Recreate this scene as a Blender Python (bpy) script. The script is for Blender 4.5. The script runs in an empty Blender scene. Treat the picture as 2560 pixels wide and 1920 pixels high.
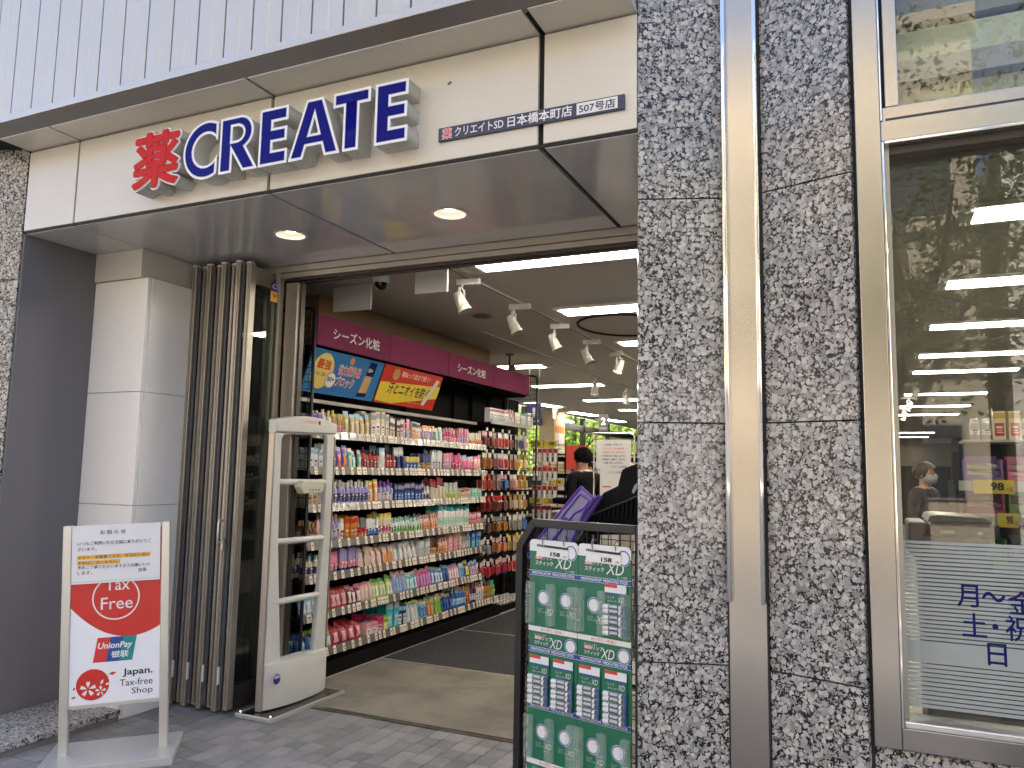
import bpy, bmesh, math, random
import numpy as np
from mathutils import Vector, Matrix
R = math.radians
random.seed(7)
SC = bpy.context.scene
COL = SC.collection

# ---------------------------------------------------------------- camera
F, YAW, PITCH, ROLL = 1968.1, .42851, .112118, .017948      # focal length in photo pixels (2560 wide), radians
CAM = np.array([0, 0, 1.45])
_cy, _sy = math.cos(YAW), math.sin(YAW)
FW = np.array([-_sy*math.cos(PITCH), _cy*math.cos(PITCH), math.sin(PITCH)])
_r0 = np.array([_cy, _sy, 0]); _u0 = np.cross(_r0, FW)
RT = _r0*math.cos(ROLL)+_u0*math.sin(ROLL)
UP = -_r0*math.sin(ROLL)+_u0*math.cos(ROLL)
cam_data = bpy.data.cameras.new('camera')
cam = bpy.data.objects.new('camera', cam_data); COL.objects.link(cam)
cam_data.sensor_width = 36; cam_data.lens = F/2560*36
cam_data.clip_start = .05; cam_data.clip_end = 500
cam.matrix_world = Matrix(((RT[0], UP[0], -FW[0], CAM[0]), (RT[1], UP[1], -FW[1], CAM[1]), (RT[2], UP[2], -FW[2], CAM[2]), (0, 0, 0, 1)))
SC.camera = cam

# ---------------------------------------------------------------- sky, sun, exposure
SUN_EL, SUN_AZ = R(52), R(24)                                # azimuth from +Y (behind the shop) towards +X
w = bpy.data.worlds.new('World'); SC.world = w; w.use_nodes = True
nt = w.node_tree; nt.nodes.clear()
sky = nt.nodes.new('ShaderNodeTexSky'); sky.sky_type = 'NISHITA'; sky.sun_disc = False
sky.sun_elevation = SUN_EL; sky.sun_rotation = SUN_AZ; sky.air_density = .7; sky.dust_density = 6.0; sky.ozone_density = 1.0
bg = nt.nodes.new('ShaderNodeBackground'); bg.inputs['Strength'].default_value = .12
wo = nt.nodes.new('ShaderNodeOutputWorld')
nt.links.new(sky.outputs[0], bg.inputs[0]); nt.links.new(bg.outputs[0], wo.inputs[0])
sd = bpy.data.lights.new('sun', 'SUN'); sd.energy = 4.2; sd.angle = R(.5); sd.color = (1, .95, .87)
sun = bpy.data.objects.new('sun', sd); COL.objects.link(sun)
_sv = Vector((math.cos(SUN_EL)*math.sin(SUN_AZ), math.cos(SUN_EL)*math.cos(SUN_AZ), math.sin(SUN_EL)))
sun.rotation_euler = _sv.to_track_quat('Z', 'Y').to_euler(); sun.location = (0, 20, 30)
vs = SC.view_settings; vs.view_transform = 'Standard'; vs.look = 'None'; vs.exposure = 2.75; vs.gamma = 1; vs.use_curve_mapping = False
SC.cycles.use_denoising = True
SC.cycles.max_bounces = 8; SC.cycles.diffuse_bounces = 4; SC.cycles.glossy_bounces = 4; SC.cycles.transparent_max_bounces = 24
SC.cycles.sample_clamp_indirect = 6; SC.cycles.caustics_reflective = False; SC.cycles.caustics_refractive = False

# ---------------------------------------------------------------- pixel of the photograph -> direction -> point on a known plane
def ray(q): return (q[0]-1280)*RT-(q[1]-960)*UP+F*FW
def at(q, x=None, y=None, z=None):
    d = ray(q)
    t = (x-CAM[0])/d[0] if x is not None else (y-CAM[1])/d[1] if y is not None else (z-CAM[2])/d[2]
    return CAM+t*d
def onplane(q, P0, ang):                                      # vertical plane through P0 running at ang: (distance along, z)
    n = np.array([-math.sin(ang), math.cos(ang), 0]); d = ray(q); t = n@(np.array(P0)-CAM)/(n@d); P = CAM+t*d
    return (P-np.array(P0))[:2]@np.array([math.cos(ang), math.sin(ang)]), P[2]

# ---------------------------------------------------------------- materials
MATS = {}
def nodes_of(m):
    m.use_nodes = True
    nt = m.node_tree; b = nt.nodes['Principled BSDF']
    return nt, b
def P(name, col, rough=.5, metal=0, var=0, vscale=8, bump=0, bscale=120, coat=0, spec=.5, emit=0, ecol=None, rvar=0, stretch=None, alpha=1, trans=0):
    if name in MATS: return MATS[name]
    m = bpy.data.materials.new(name); nt, b = nodes_of(m); L = nt.links
    c4 = (*col, 1)
    b.inputs['Base Color'].default_value = c4; b.inputs['Roughness'].default_value = rough; b.inputs['Metallic'].default_value = metal
    b.inputs['Specular IOR Level'].default_value = spec; b.inputs['Coat Weight'].default_value = coat; b.inputs['Coat Roughness'].default_value = .08
    b.inputs['Alpha'].default_value = alpha; b.inputs['Transmission Weight'].default_value = trans
    if emit:
        b.inputs['Emission Color'].default_value = (*(ecol or col), 1); b.inputs['Emission Strength'].default_value = emit
    if var or bump or rvar:
        g = nt.nodes.new('ShaderNodeNewGeometry'); vec = g.outputs['Position']
        if stretch:
            mp = nt.nodes.new('ShaderNodeMapping'); mp.inputs['Scale'].default_value = stretch; L.new(vec, mp.inputs[0]); vec = mp.outputs[0]
    if var or rvar:
        n = nt.nodes.new('ShaderNodeTexNoise'); n.inputs['Scale'].default_value = vscale; n.inputs['Detail'].default_value = 6; n.inputs['Roughness'].default_value = .6
        L.new(vec, n.inputs['Vector'])
        if var:
            mx = nt.nodes.new('ShaderNodeMix'); mx.data_type = 'RGBA'
            mx.inputs[6].default_value = tuple(min(1, c*(1-var)) for c in col)+(1,); mx.inputs[7].default_value = tuple(min(1, c*(1+var)) for c in col)+(1,)
            L.new(n.outputs['Fac'], mx.inputs[0]); L.new(mx.outputs[2], b.inputs['Base Color'])
        if rvar:
            mr = nt.nodes.new('ShaderNodeMapRange'); mr.inputs[3].default_value = max(.02, rough-rvar); mr.inputs[4].default_value = rough+rvar
            L.new(n.outputs['Fac'], mr.inputs[0]); L.new(mr.outputs[0], b.inputs['Roughness'])
    if bump:
        n2 = nt.nodes.new('ShaderNodeTexNoise'); n2.inputs['Scale'].default_value = bscale; n2.inputs['Detail'].default_value = 4
        L.new(vec, n2.inputs['Vector'])
        bp = nt.nodes.new('ShaderNodeBump'); bp.inputs['Strength'].default_value = bump; bp.inputs['Distance'].default_value = .002
        L.new(n2.outputs['Fac'], bp.inputs['Height']); L.new(bp.outputs[0], b.inputs['Normal'])
    MATS[name] = m; return m

def granite(name, dark=1.0, tint=(1, .985, .95), rough=.13):
    m = bpy.data.materials.new(name); nt, b = nodes_of(m); L = nt.links; N = nt.nodes.new
    g = N('ShaderNodeNewGeometry')
    nz = N('ShaderNodeTexNoise'); nz.inputs['Scale'].default_value = 60; nz.inputs['Detail'].default_value = 3; L.new(g.outputs['Position'], nz.inputs['Vector'])
    sc = N('ShaderNodeVectorMath'); sc.operation = 'SCALE'; sc.inputs['Scale'].default_value = .016; L.new(nz.outputs['Color'], sc.inputs[0])
    ad = N('ShaderNodeVectorMath'); L.new(g.outputs['Position'], ad.inputs[0]); L.new(sc.outputs[0], ad.inputs[1])
    v1 = N('ShaderNodeTexVoronoi'); v1.inputs['Scale'].default_value = 60; L.new(ad.outputs[0], v1.inputs['Vector'])
    v2 = N('ShaderNodeTexVoronoi'); v2.inputs['Scale'].default_value = 170; L.new(ad.outputs[0], v2.inputs['Vector'])
    s1 = N('ShaderNodeSeparateColor'); L.new(v1.outputs['Color'], s1.inputs[0])
    s2 = N('ShaderNodeSeparateColor'); L.new(v2.outputs['Color'], s2.inputs[0])
    r1 = N('ShaderNodeValToRGB'); e = r1.color_ramp.elements                      # feldspar grains, one tone each
    def tc(v): return (v*tint[0]*dark, v*tint[1]*dark, v*tint[2]*dark, 1)
    e[0].position = 0; e[0].color = tc(.26); e[1].position = 1; e[1].color = (.66*dark, .61*dark, .54*dark, 1)
    for p_, c_ in ((.3, tc(.38)), (.55, tc(.47)), (.8, tc(.56))):
        q = e.new(p_); q.color = c_
    n9 = N('ShaderNodeTexNoise'); n9.inputs['Scale'].default_value = 220; n9.inputs['Detail'].default_value = 3; L.new(g.outputs['Position'], n9.inputs['Vector'])
    ma = N('ShaderNodeMath'); ma.operation = 'MULTIPLY_ADD'; ma.inputs[1].default_value = .55; ma.inputs[2].default_value = -.275; L.new(n9.outputs['Fac'], ma.inputs[0])
    mb = N('ShaderNodeMath'); mb.operation = 'ADD'; L.new(ma.outputs[0], mb.inputs[0]); L.new(s1.outputs[0], mb.inputs[1]); L.new(mb.outputs[0], r1.inputs[0])
    r2 = N('ShaderNodeValToRGB'); r2.color_ramp.interpolation = 'CONSTANT'; e = r2.color_ramp.elements      # mica and quartz matrix
    e[0].position = 0; e[0].color = (.012, .012, .014, 1); e[1].position = .48; e[1].color = tc(.055)
    q = e.new(.62); q.color = tc(.26); q = e.new(.80); q.color = tc(.48)
    L.new(s2.outputs[1], r2.inputs[0])
    # a grain shows where we are near its centre, limited by its own random radius
    ml = N('ShaderNodeMath'); ml.operation = 'MULTIPLY_ADD'; ml.inputs[1].default_value = .40; ml.inputs[2].default_value = .335; L.new(s1.outputs[2], ml.inputs[0])
    lt = N('ShaderNodeMath'); lt.operation = 'SUBTRACT'; L.new(ml.outputs[0], lt.inputs[0]); L.new(v1.outputs['Distance'], lt.inputs[1])
    st = N('ShaderNodeMapRange'); st.inputs[1].default_value = -.02; st.inputs[2].default_value = .03; L.new(lt.outputs[0], st.inputs[0])
    mx = N('ShaderNodeMix'); mx.data_type = 'RGBA'; L.new(st.outputs[0], mx.inputs[0]); L.new(r2.outputs[0], mx.inputs[6]); L.new(r1.outputs[0], mx.inputs[7])
    # cloudy, slightly warm or dark drifts through the slab
    n3 = N('ShaderNodeTexNoise'); n3.inputs['Scale'].default_value = 5; n3.inputs['Detail'].default_value = 4; L.new(g.outputs['Position'], n3.inputs['Vector'])
    r3 = N('ShaderNodeValToRGB'); e = r3.color_ramp.elements
    e[0].position = .3; e[0].color = (.84, .84, .85, 1); e[1].position = .7; e[1].color = (1.0, .985, .955, 1)
    L.new(n3.outputs['Fac'], r3.inputs[0])
    m2 = N('ShaderNodeMix'); m2.data_type = 'RGBA'; m2.blend_type = 'MULTIPLY'; m2.inputs[0].default_value = 1
    L.new(mx.outputs[2], m2.inputs[6]); L.new(r3.outputs[0], m2.inputs[7]); L.new(m2.outputs[2], b.inputs['Base Color'])
    b.inputs['Roughness'].default_value = rough; b.inputs['Specular IOR Level'].default_value = .5
    MATS[name] = m; return m

def glass(name, tint=(.93, .96, .94), ior=1.5, dirt=.03, refl=1.0):
    m = bpy.data.materials.new(name); m.use_nodes = True; nt = m.node_tree; nt.nodes.clear(); N = nt.nodes.new; L = nt.links
    t = N('ShaderNodeBsdfTransparent'); t.inputs[0].default_value = (*tint, 1)
    gl = N('ShaderNodeBsdfGlossy'); gl.inputs['Roughness'].default_value = .005; gl.inputs[0].default_value = (refl, refl, refl, 1)
    lw = N('ShaderNodeLayerWeight'); lw.inputs[0].default_value = .5; f0 = ((ior-1)/(ior+1))**2      # Schlick reflectance, the same from both sides of the sheet
    pw_ = N('ShaderNodeMath'); pw_.operation = 'POWER'; pw_.inputs[1].default_value = 5; L.new(lw.outputs['Facing'], pw_.inputs[0])
    f = N('ShaderNodeMath'); f.operation = 'MULTIPLY_ADD'; f.inputs[1].default_value = 1-f0; f.inputs[2].default_value = f0; L.new(pw_.outputs[0], f.inputs[0])
    mx = N('ShaderNodeMixShader'); L.new(f.outputs[0], mx.inputs[0]); L.new(t.outputs[0], mx.inputs[1]); L.new(gl.outputs[0], mx.inputs[2])
    d = N('ShaderNodeBsdfDiffuse'); d.inputs[0].default_value = (.6, .6, .58, 1)
    nz = N('ShaderNodeTexNoise'); nz.inputs['Scale'].default_value = 3; nz.inputs['Detail'].default_value = 5
    g = N('ShaderNodeNewGeometry'); L.new(g.outputs['Position'], nz.inputs['Vector'])
    mu = N('ShaderNodeMath'); mu.operation = 'MULTIPLY'; mu.inputs[1].default_value = dirt*2; L.new(nz.outputs['Fac'], mu.inputs[0])
    m2 = N('ShaderNodeMixShader'); L.new(mu.outputs[0], m2.inputs[0]); L.new(mx.outputs[0], m2.inputs[1]); L.new(d.outputs[0], m2.inputs[2])
    o = N('ShaderNodeOutputMaterial'); L.new(m2.outputs[0], o.inputs[0])
    MATS[name] = m; return m

def film(name, col, opac, rough=.4):                         # clear or frosted plastic sheet
    m = bpy.data.materials.new(name); m.use_nodes = True; nt = m.node_tree; nt.nodes.clear(); N = nt.nodes.new; L = nt.links
    t = N('ShaderNodeBsdfTransparent'); p = N('ShaderNodeBsdfPrincipled'); p.inputs['Base Color'].default_value = (*col, 1); p.inputs['Roughness'].default_value = rough
    mx = N('ShaderNodeMixShader'); mx.inputs[0].default_value = opac; L.new(t.outputs[0], mx.inputs[1]); L.new(p.outputs[0], mx.inputs[2])
    o = N('ShaderNodeOutputMaterial'); L.new(mx.outputs[0], o.inputs[0]); MATS[name] = m; return m

def brushed(name, col=(.41, .395, .37), rough=.20, axis='h'):
    m = bpy.data.materials.new(name); nt, b = nodes_of(m); L = nt.links; N = nt.nodes.new
    b.inputs['Metallic'].default_value = 1; b.inputs['Base Color'].default_value = (*col, 1); b.inputs['Roughness'].default_value = rough
    g = N('ShaderNodeNewGeometry'); mp = N('ShaderNodeMapping'); mp.inputs['Scale'].default_value = (900, 900, 6) if axis == 'v' else (6, 6, 900)
    L.new(g.outputs['Position'], mp.inputs[0])
    n = N('ShaderNodeTexNoise'); n.inputs['Scale'].default_value = 1; n.inputs['Detail'].default_value = 2; L.new(mp.outputs[0], n.inputs['Vector'])
    mr = N('ShaderNodeMapRange'); mr.inputs[3].default_value = rough-.07; mr.inputs[4].default_value = rough+.08; L.new(n.outputs['Fac'], mr.inputs[0]); L.new(mr.outputs[0], b.inputs['Roughness'])
    n2 = N('ShaderNodeTexNoise'); n2.inputs['Scale'].default_value = 3; n2.inputs['Detail'].default_value = 5; L.new(g.outputs['Position'], n2.inputs['Vector'])
    mx = N('ShaderNodeMix'); mx.data_type = 'RGBA'; mx.inputs[6].default_value = tuple(c*.86 for c in col)+(1,); mx.inputs[7].default_value = tuple(min(1, c*1.08) for c in col)+(1,)
    L.new(n2.outputs['Fac'], mx.inputs[0]); L.new(mx.outputs[2], b.inputs['Base Color'])
    bp = N('ShaderNodeBump'); bp.inputs['Strength'].default_value = .06; bp.inputs['Distance'].default_value = .001; L.new(n.outputs['Fac'], bp.inputs['Height']); L.new(bp.outputs[0], b.inputs['Normal'])
    MATS[name] = m; return m

def tile_mat(name, col, spread=.25, rough=.6, dirt=.25):      # every tile takes its own tone from its object
    m = bpy.data.materials.new(name); nt, b = nodes_of(m); L = nt.links; N = nt.nodes.new
    oi = N('ShaderNodeObjectInfo'); g = N('ShaderNodeNewGeometry')
    n = N('ShaderNodeTexNoise'); n.inputs['Scale'].default_value = 5; n.inputs['Detail'].default_value = 8; n.inputs['Roughness'].default_value = .7; L.new(g.outputs['Position'], n.inputs['Vector'])
    mr = N('ShaderNodeMapRange'); mr.inputs[3].default_value = 1-spread; mr.inputs[4].default_value = 1+spread; L.new(oi.outputs['Random'], mr.inputs[0])
    m2 = N('ShaderNodeMapRange'); m2.inputs[1].default_value = .3; m2.inputs[2].default_value = .7; m2.inputs[3].default_value = 1-dirt; m2.inputs[4].default_value = 1+dirt; L.new(n.outputs['Fac'], m2.inputs[0])
    mu = N('ShaderNodeMath'); mu.operation = 'MULTIPLY'; L.new(mr.outputs[0], mu.inputs[0]); L.new(m2.outputs[0], mu.inputs[1])
    vm = N('ShaderNodeVectorMath'); vm.operation = 'SCALE'; vm.inputs[0].default_value = col; L.new(mu.outputs[0], vm.inputs['Scale']); L.new(vm.outputs[0], b.inputs['Base Color'])
    n2 = N('ShaderNodeTexNoise'); n2.inputs['Scale'].default_value = 260; L.new(g.outputs['Position'], n2.inputs['Vector'])
    bp = N('ShaderNodeBump'); bp.inputs['Strength'].default_value = .25; bp.inputs['Distance'].default_value = .002; L.new(n2.outputs['Fac'], bp.inputs['Height']); L.new(bp.outputs[0], b.inputs['Normal'])
    b.inputs['Roughness'].default_value = rough; MATS[name] = m; return m

def weave(name, ca, cb, sx, sy, rough=.85, dirt=0):           # entrance matting: fine ribs / studs, real relief through bump
    m = bpy.data.materials.new(name); nt, b = nodes_of(m); L = nt.links; N = nt.nodes.new
    g = N('ShaderNodeNewGeometry'); mp = N('ShaderNodeMapping'); mp.inputs['Scale'].default_value = (sx, sy, 1); L.new(g.outputs['Position'], mp.inputs[0])
    c = N('ShaderNodeTexVoronoi'); c.inputs['Scale'].default_value = 1; c.inputs['Randomness'].default_value = .12; L.new(mp.outputs[0], c.inputs['Vector'])
    mr = N('ShaderNodeMapRange'); mr.inputs[1].default_value = .25; mr.inputs[2].default_value = .5; L.new(c.outputs['Distance'], mr.inputs[0])
    mx = N('ShaderNodeMix'); mx.data_type = 'RGBA'; mx.inputs[6].default_value = (*ca, 1); mx.inputs[7].default_value = (*cb, 1); L.new(mr.outputs[0], mx.inputs[0])
    n = N('ShaderNodeTexNoise'); n.inputs['Scale'].default_value = 2.2; n.inputs['Detail'].default_value = 6; n.inputs['Roughness'].default_value = .65; L.new(g.outputs['Position'], n.inputs['Vector'])
    r3 = N('ShaderNodeMapRange'); r3.inputs[1].default_value = .35; r3.inputs[2].default_value = .65; r3.inputs[3].default_value = 1-dirt; r3.inputs[4].default_value = 1+dirt; L.new(n.outputs['Fac'], r3.inputs[0])
    vm = N('ShaderNodeVectorMath'); vm.operation = 'SCALE'; L.new(mx.outputs[2], vm.inputs[0]); L.new(r3.outputs[0], vm.inputs['Scale']); L.new(vm.outputs[0], b.inputs['Base Color'])
    bp = N('ShaderNodeBump'); bp.invert = True; bp.inputs['Strength'].default_value = .6; bp.inputs['Distance'].default_value = .003; L.new(mr.outputs[0], bp.inputs['Height']); L.new(bp.outputs[0], b.inputs['Normal'])
    b.inputs['Roughness'].default_value = rough; MATS[name] = m; return m

CREAM = P('cream_panel', (.61, .575, .495), .28, var=.04, vscale=2.5, bump=.05, bscale=12, coat=.15)
SOFF = P('soffit_panel', (.60, .585, .55), .11, var=.05, vscale=2, coat=.3)
SLAT = P('silver_white_slat', (.51, .50, .475), .32, metal=.25, var=.03, vscale=2)
TRIM = P('pale_metal_trim', (.50, .49, .46), .3, metal=.5)
BLACK = P('black_joint', (.008, .008, .008), .7)
GRAN = granite('grey_granite', .87)
GRAN2 = granite('rough_granite', .95, rough=.45)
STEEL = brushed('brushed_steel', axis='v')
STEELH = brushed('brushed_steel_flat', axis='h')
CHROME = P('polished_steel', (.72, .71, .69), .06, metal=1)
GREYWALL = P('dark_grey_paint', (.135, .133, .140), .55, var=.08, vscale=1.5, bump=.1, bscale=60)
MARBLE = P('pale_marble', (.80, .785, .755), .3, var=.09, vscale=2.2, stretch=(1, 1, .35), rvar=.08)
CONC = P('concrete', (.17, .16, .15), .85, var=.25, vscale=9, bump=.4, bscale=80)
BRONZE = P('bronze_aluminium', (.38, .345, .295), .34, metal=.6, var=.06, vscale=3, rvar=.06)
BRONZED = P('dark_bronze', (.055, .048, .04), .35, metal=.6)
RUBBER = P('rubber_seal', (.05, .052, .058), .6)
GLASS = glass('clear_glass', (.86, .90, .87), 1.52, .01)
GLASSD = glass('door_glass', (.50, .55, .52), 1.52, .008)
GLASSW = glass('window_glass', (.84, .855, .83), 1.5, .006)
TILE = tile_mat('grey_paver', (.205, .202, .200))
GROUT = P('grout', (.045, .045, .046), .9, var=.3, vscale=30)
MATB = weave('beige_mat', (.30, .275, .225), (.13, .116, .09), 160, 160, dirt=.28)
MATD = weave('dark_mat', (.058, .060, .066), (.002, .002, .0025), 27, 27, dirt=.12)
WHITE = P('white_plastic', (.74, .73, .70), .35)
BLK = P('black_metal', (.012, .012, .013), .38, metal=.2, bump=.1, bscale=200)
BLKP = P('black_plastic', (.012, .012, .012), .6, spec=.2)

# ---------------------------------------------------------------- mesh helpers
class MB:
    def __init__(s): s.v = []; s.f = []; s.m = []
    def add(s, vs_, fs, mi=0):
        o = len(s.v); s.v += [tuple(map(float, p)) for p in vs_]
        for f in fs: s.f.append([i+o for i in f]); s.m.append(mi)
        return s
    def box(s, x0, x1, y0, y1, z0, z1, mi=0):
        return s.add([(x0, y0, z0), (x1, y0, z0), (x1, y1, z0), (x0, y1, z0), (x0, y0, z1), (x1, y0, z1), (x1, y1, z1), (x0, y1, z1)],
                     [(3, 2, 1, 0), (4, 5, 6, 7), (0, 1, 5, 4), (1, 2, 6, 5), (2, 3, 7, 6), (3, 0, 4, 7)], mi)
    def hexa(s, pts, mi=0):                                    # 4 bottom points, 4 top points
        return s.add(pts, [(3, 2, 1, 0), (4, 5, 6, 7), (0, 1, 5, 4), (1, 2, 6, 5), (2, 3, 7, 6), (3, 0, 4, 7)], mi)
    def prism(s, poly, d, mi=0, mi_side=None):                # closed 3D polygon swept by vector d
        n = len(poly); d = Vector(d); a = [Vector(p) for p in poly]
        o = len(s.v); s.v += [tuple(p) for p in a]+[tuple(p+d) for p in a]
        s.f.append([o+i for i in range(n)]); s.m.append(mi); s.f.append([o+n+i for i in reversed(range(n))]); s.m.append(mi)
        for i in range(n):
            j = (i+1) % n; s.f.append([o+j, o+i, o+n+i, o+n+j]); s.m.append(mi if mi_side is None else mi_side)
        return s
    def tube(s, pts, r, n=8, mi=0, cap=True):
        pts = [Vector(p) for p in pts]; o = len(s.v); k = len(pts); rs = r if isinstance(r, (list, tuple)) else [r]*k
        ref = None
        for i, p in enumerate(pts):
            d = (pts[min(i+1, k-1)]-pts[max(i-1, 0)]).normalized()
            if ref is None: ref = d.orthogonal().normalized()
            else: ref = (ref-d*ref.dot(d)).normalized()
            b = d.cross(ref)
            for j in range(n):
                a = 2*math.pi*j/n; s.v.append(tuple(p+(ref*math.cos(a)+b*math.sin(a))*rs[i]))
        for i in range(k-1):
            for j in range(n):
                j2 = (j+1) % n; s.f.append([o+i*n+j, o+i*n+j2, o+(i+1)*n+j2, o+(i+1)*n+j]); s.m.append(mi)
        if cap:
            s.f.append([o+j for j in reversed(range(n))]); s.m.append(mi); s.f.append([o+(k-1)*n+j for j in range(n)]); s.m.append(mi)
        return s
    def lathe(s, prof, c=(0, 0, 0), n=16, mi=0, sx=1, sy=1, mis=None):
        o = len(s.v); k = len(prof)
        for r, z in prof:
            for j in range(n):
                a = 2*math.pi*j/n; s.v.append((c[0]+r*sx*math.cos(a), c[1]+r*sy*math.sin(a), c[2]+z))
        for i in range(k-1):
            for j in range(n):
                j2 = (j+1) % n; s.f.append([o+i*n+j, o+i*n+j2, o+(i+1)*n+j2, o+(i+1)*n+j]); s.m.append(mis[i] if mis else mi)
        s.f.append([o+j for j in reversed(range(n))]); s.m.append(mis[0] if mis else mi)
        s.f.append([o+(k-1)*n+j for j in range(n)]); s.m.append(mis[-1] if mis else mi)
        return s
    def quad(s, a, b, c, d, mi=0): return s.add([a, b, c, d], [(0, 1, 2, 3)], mi)
    def mesh(s, name, mats, bevel=0, smooth=0, seg=2):
        me = bpy.data.meshes.new(name); me.from_pydata(s.v, [], s.f)
        for m in (mats if isinstance(mats, (list, tuple)) else [mats]): me.materials.append(m)
        me.polygons.foreach_set('material_index', s.m); me.update()
        if bevel:
            bm = bmesh.new(); bm.from_mesh(me); bmesh.ops.remove_doubles(bm, verts=bm.verts, dist=1e-6)
            es = [e for e in bm.edges if len(e.link_faces) == 2 and e.calc_face_angle(0) > .6]
            bmesh.ops.bevel(bm, geom=es, offset=bevel, segments=seg, affect='EDGES', profile=.5, clamp_overlap=True)
            bm.to_mesh(me); bm.free()
        if smooth:
            me.polygons.foreach_set('use_smooth', [True]*len(me.polygons)); me.set_sharp_from_angle(angle=R(smooth))
        me.update(); return me

ORG = {}
def link(name, data, parent=None):
    o = bpy.data.objects.new(name, data); COL.objects.link(o)
    if parent is not None: o.parent = parent
    return o
def tag(o, label=None, cat=None, group=None, kind=None):
    for k, v in (('label', label), ('category', cat), ('group', group), ('kind', kind)):
        if v: o[k] = v
    return o
def thing(name, label, cat, loc=(0, 0, 0), rotz=0, group=None, local=False):
    o = link(name, None); o.location = loc; o.rotation_euler = (0, 0, rotz); o.empty_display_size = .1
    tag(o, label, cat, group)
    ORG[o.name] = (0, 0, 0) if local else tuple(loc)
    return o
def part(name, mb, mats, parent, bevel=0, smooth=0, label=None, seg=2, kind=None):
    """a mesh child; vertices are in world coordinates unless its thing was made with local=True"""
    org = ORG.get(parent.name, (0, 0, 0))
    if any(org): mb.v = [(x-org[0], y-org[1], z-org[2]) for x, y, z in mb.v]
    o = link(name, mb.mesh(name, mats, bevel, smooth, seg), parent); ORG[o.name] = org
    if label: o['label'] = label
    if kind: o['kind'] = kind
    return o
def solo(name, mb, mats, label, cat, loc=None, group=None, bevel=0, smooth=0, kind=None, rotz=0, local=False):
    if loc is not None and not local: mb.v = [(x-loc[0], y-loc[1], z-loc[2]) for x, y, z in mb.v]
    o = link(name, mb.mesh(name, mats, bevel, smooth)); o.location = loc or (0, 0, 0); o.rotation_euler = (0, 0, rotz)
    tag(o, label, cat, group, kind); ORG[o.name] = tuple(loc or (0, 0, 0)) if not local else (0, 0, 0)
    return o
def struct(name, mb, mats, bevel=0, smooth=0):
    o = link(name, mb.mesh(name, mats, bevel, smooth)); o['kind'] = 'structure'; ORG[o.name] = (0, 0, 0); return o
def copy_tree(o, parent=None):
    c = o.copy(); COL.objects.link(c)
    if parent is not None:
        c.parent = parent
    ORG[c.name] = ORG.get(o.name, (0, 0, 0))
    for ch in list(o.children):
        if ch.parent == o: copy_tree(ch, c)
    return c

# lettering: built-in font, turned into flat or raised mesh
def text_mesh(s, bold=0.0, ext=0.0, font_shear=0, space=1.0):
    c = bpy.data.curves.new('lettering', 'FONT'); c.body = s; c.size = 1; c.extrude = ext; c.shear = font_shear; c.space_character = space
    c.resolution_u = 3
    o = bpy.data.objects.new('lettering', c); COL.objects.link(o)
    me = bpy.data.meshes.new_from_object(o.evaluated_get(bpy.context.evaluated_depsgraph_get()))
    bpy.data.objects.remove(o); bpy.data.curves.remove(c)
    if bold > 0 and len(me.vertices):                          # heavier weight: the glyph repeated on a small ring, each copy a hair apart in depth
        co = np.empty(len(me.vertices)*3); me.vertices.foreach_get('co', co); co = co.reshape(-1, 3)
        fs = [tuple(p.vertices) for p in me.polygons]; n = 8 if bold < .03 else 16
        offs = [(0, 0)]+[(bold*math.cos(2*math.pi*k/n), bold*math.sin(2*math.pi*k/n)) for k in range(n)]
        if bold > .04: offs += [(bold*.5*math.cos(2*math.pi*k/8), bold*.5*math.sin(2*math.pi*k/8)) for k in range(8)]
        V, Fc = [], []
        for k, (dx, dy) in enumerate(offs):
            V.append(co+np.array([dx, dy, k*.0003])); Fc += [tuple(i+k*len(co) for i in f) for f in fs]
        bpy.data.meshes.remove(me); me = bpy.data.meshes.new('lettering'); me.from_pydata(np.concatenate(V).tolist(), [], Fc); me.update()
    return me
def lettering(s, mat, origin, ux, uz, parent, w=None, h=None, bold=0.0, ext=0.0, anchor='l', name='lettering', shear=0, space=1.0, normal=None):
    """text on a plane: ux direction of writing, uz up; fitted to width w or cap height h (metres), or both"""
    me = text_mesh(s, bold, ext, shear, space)
    co = np.empty(len(me.vertices)*3); me.vertices.foreach_get('co', co); co = co.reshape(-1, 3)
    if len(co) == 0: return None
    x0, x1, y0, y1 = co[:, 0].min(), co[:, 0].max(), co[:, 1].min(), co[:, 1].max()
    if w and h: sx, sy = w/(x1-x0), h/(y1-y0)
    elif w: sx = sy = w/(x1-x0)
    else: sx = sy = h/(y1-y0)
    ux = np.array(Vector(ux).normalized()); uz = np.array(Vector(uz).normalized()); nn = np.cross(ux, uz)
    ax = {'l': x0, 'c': (x0+x1)/2, 'r': x1}[anchor]
    org = np.array(ORG.get(parent.name, (0, 0, 0)))
    pts = np.outer((co[:, 0]-ax)*sx, ux)+np.outer((co[:, 1]-y0)*sy, uz)+np.outer(co[:, 2]*min(sx, sy), nn)+np.array(origin)-org
    me.vertices.foreach_set('co', pts.astype(np.float32).ravel()); me.materials.clear(); me.materials.append(mat); me.update()
    o = link(name, me, parent); ORG[o.name] = tuple(org); return o
def disc(c, ux, uz, r, n=28, r_in=0, rz=None):
    ux = Vector(ux).normalized(); uz = Vector(uz).normalized(); c = Vector(c); rz = rz or r
    pts = [c+ux*r*math.cos(2*math.pi*i/n)+uz*rz*math.sin(2*math.pi*i/n) for i in range(n)]
    mb = MB()
    if r_in:
        inn = [c+ux*r_in*math.cos(2*math.pi*i/n)+uz*r_in*rz/r*math.sin(2*math.pi*i/n) for i in range(n)]
        mb.add(pts+inn, [(i, (i+1) % n, n+(i+1) % n, n+i) for i in range(n)])
    else: mb.add(pts, [tuple(range(n))])
    return mb
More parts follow.
